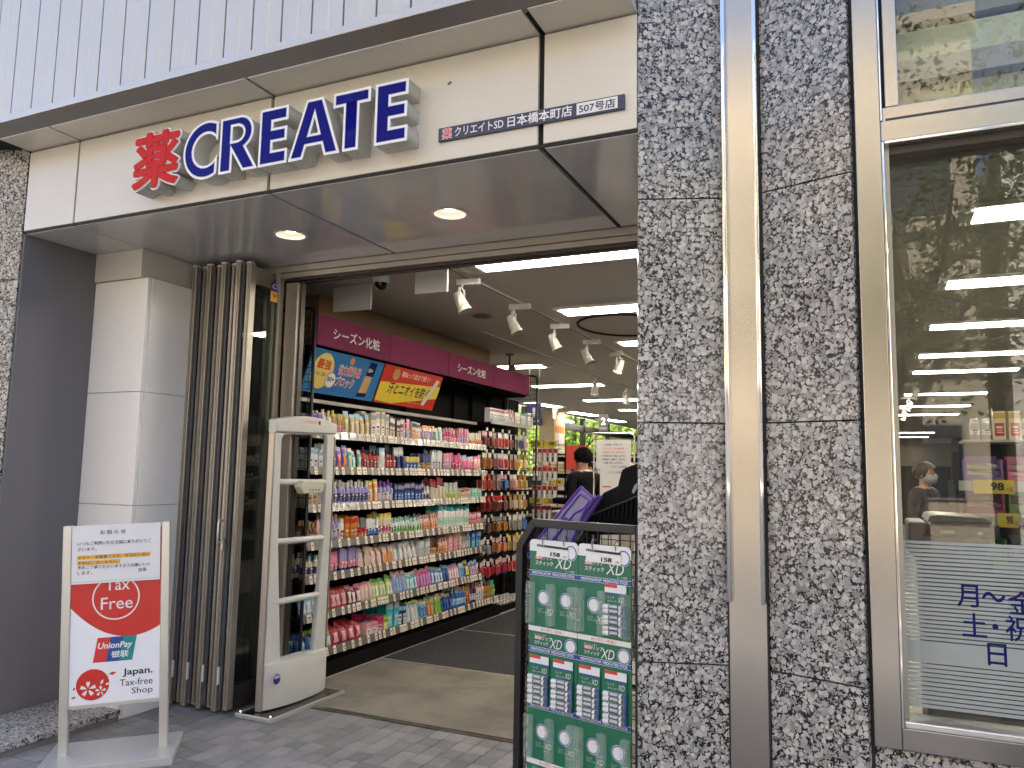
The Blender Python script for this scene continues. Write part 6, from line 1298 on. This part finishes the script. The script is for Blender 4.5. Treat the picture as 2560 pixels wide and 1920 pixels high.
for k, (x, y, h) in enumerate(((-9.8, 27.0, 6.5), (-12.8, 31.5, 7.5), (-11.3, 37.5, 8), (-16.5, 36, 8.5), (-14.2, 44, 8.5), (-18.5, 43, 9), (-10.3, 20.5, 6))): tree((x, y, -.3), h, 2.2, k, 'fresh green tree in the sunny side street outside the back windows', LG, 2600, .14, .16)
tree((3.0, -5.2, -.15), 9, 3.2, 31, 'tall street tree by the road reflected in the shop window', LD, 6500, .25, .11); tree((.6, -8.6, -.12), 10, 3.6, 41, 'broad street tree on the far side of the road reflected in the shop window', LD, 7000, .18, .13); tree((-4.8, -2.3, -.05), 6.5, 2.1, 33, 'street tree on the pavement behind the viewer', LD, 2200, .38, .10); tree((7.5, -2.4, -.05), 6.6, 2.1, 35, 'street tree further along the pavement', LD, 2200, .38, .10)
ST1 = P('beige_stone', (.34, .285, .21), .7, var=.08, vscale=1.2); ST2 = P('pale_stone', (.50, .47, .42), .7, var=.08, vscale=1.2); WGL = P('dark_window', (.03, .035, .04), .08)
def block(x0, x1, y, dep, h, mat, lb, pitch=2.6, sh=3.4):
    t = thing('office_building', lb, 'building', ((x0+x1)/2, y, 0)); part('wall', MB().box(x0, x1, y-dep, y, -.3, h), mat, t)
    z = 1.0
    while z+2 < h:
        x = x0+.8
        while x+1.6 < x1:
            w_ = part('window', MB().box(x, x+1.6, y-.001, y+.05, z, z+1.8), P('win_frame', (.3, .29, .27), .4, metal=.5), t); part('pane', MB().box(x+.06, x+1.54, y+.0505, y+.06, z+.06, z+1.74), WGL, w_); x += pitch
        part('ledge', MB().box(x0, x1, y+.001, y+.18, z-.35, z-.2), mat, t); z += sh
    part('parapet', MB().box(x0-.1, x1+.1, y-.5, y+.25, h, h+.5), mat, t)
    return t
block(-16, 2.5, -15.2, 10, 12.5, ST1, 'beige stone office building across the street'); block(3, 24, -15.2, 10, 9.8, ST2, 'pale stone office building across the street'); block(-40, -16.6, -15.2, 10, 9, ST2, 'low pale building across the street further along')
solo('side_street_building', MB().box(-46, -24, 8, 60, -.3, 6), ST2, 'pale building beyond the trees of the side street', 'building', (-30, 24, 0))

# small ceiling things
tk = thing('ceiling_rail', 'thin black curved rail loop fixed under the ceiling by the lights', 'rail', (-1.7, 7.0, 2.85))
c_ = at((1560, 815), z=2.84)
part('loop', MB().tube([(c_[0]+.42*math.cos(R(a)), c_[1]+.55*math.sin(R(a)), 2.842) for a in range(0, 361, 15)], .012, 6), BLKP, tk)
bc = thing('ball_camera', 'dark ball camera on a ceiling stem above the pink header', 'camera', tuple(at((1274, 885), z=2.85)))
q_ = at((1274, 885), z=2.85)
part('plate', MB().lathe([(.05, -.012), (.05, 0)], (q_[0], q_[1], 2.849), 16), BLKP, bc); part('stem', MB().tube([(q_[0], q_[1], 2.84), (q_[0], q_[1], 2.66)], .012, 8), BLKP, bc)
part('body', MB().lathe([(.002, -.055), (.035, -.042), (.055, 0), (.035, .042), (.002, .055)], (q_[0]+.05, q_[1]-.03, 2.66), 14), P('camera_grey', (.16, .15, .14), .4), bc, smooth=60); part('bracket', MB().tube([(q_[0]-.02, q_[1], 2.61), (q_[0]+.06, q_[1]-.02, 2.61)], .014, 8), BLKP, bc)
for (px_, py_), nm in (((1205, 790), 'round'), ((1475, 905), 'small')):
    q_ = at((px_, py_), z=2.849)
    t = thing('ceiling_speaker', f'{nm} flat ceiling grille seen past the spotlights', 'grille', tuple(q_)); part('ring', MB().lathe([(.085, -.008), (.095, -.004), (.095, 0)], (q_[0], q_[1], 2.849), 24), P('grille_grey', (.25, .23, .2), .6), t)
    for r_ in (.03, .055): part('slot_ring', disc((q_[0], q_[1], 2.8402), X_, (0, 1, 0), r_+.01, 24, r_), BLKP, t)
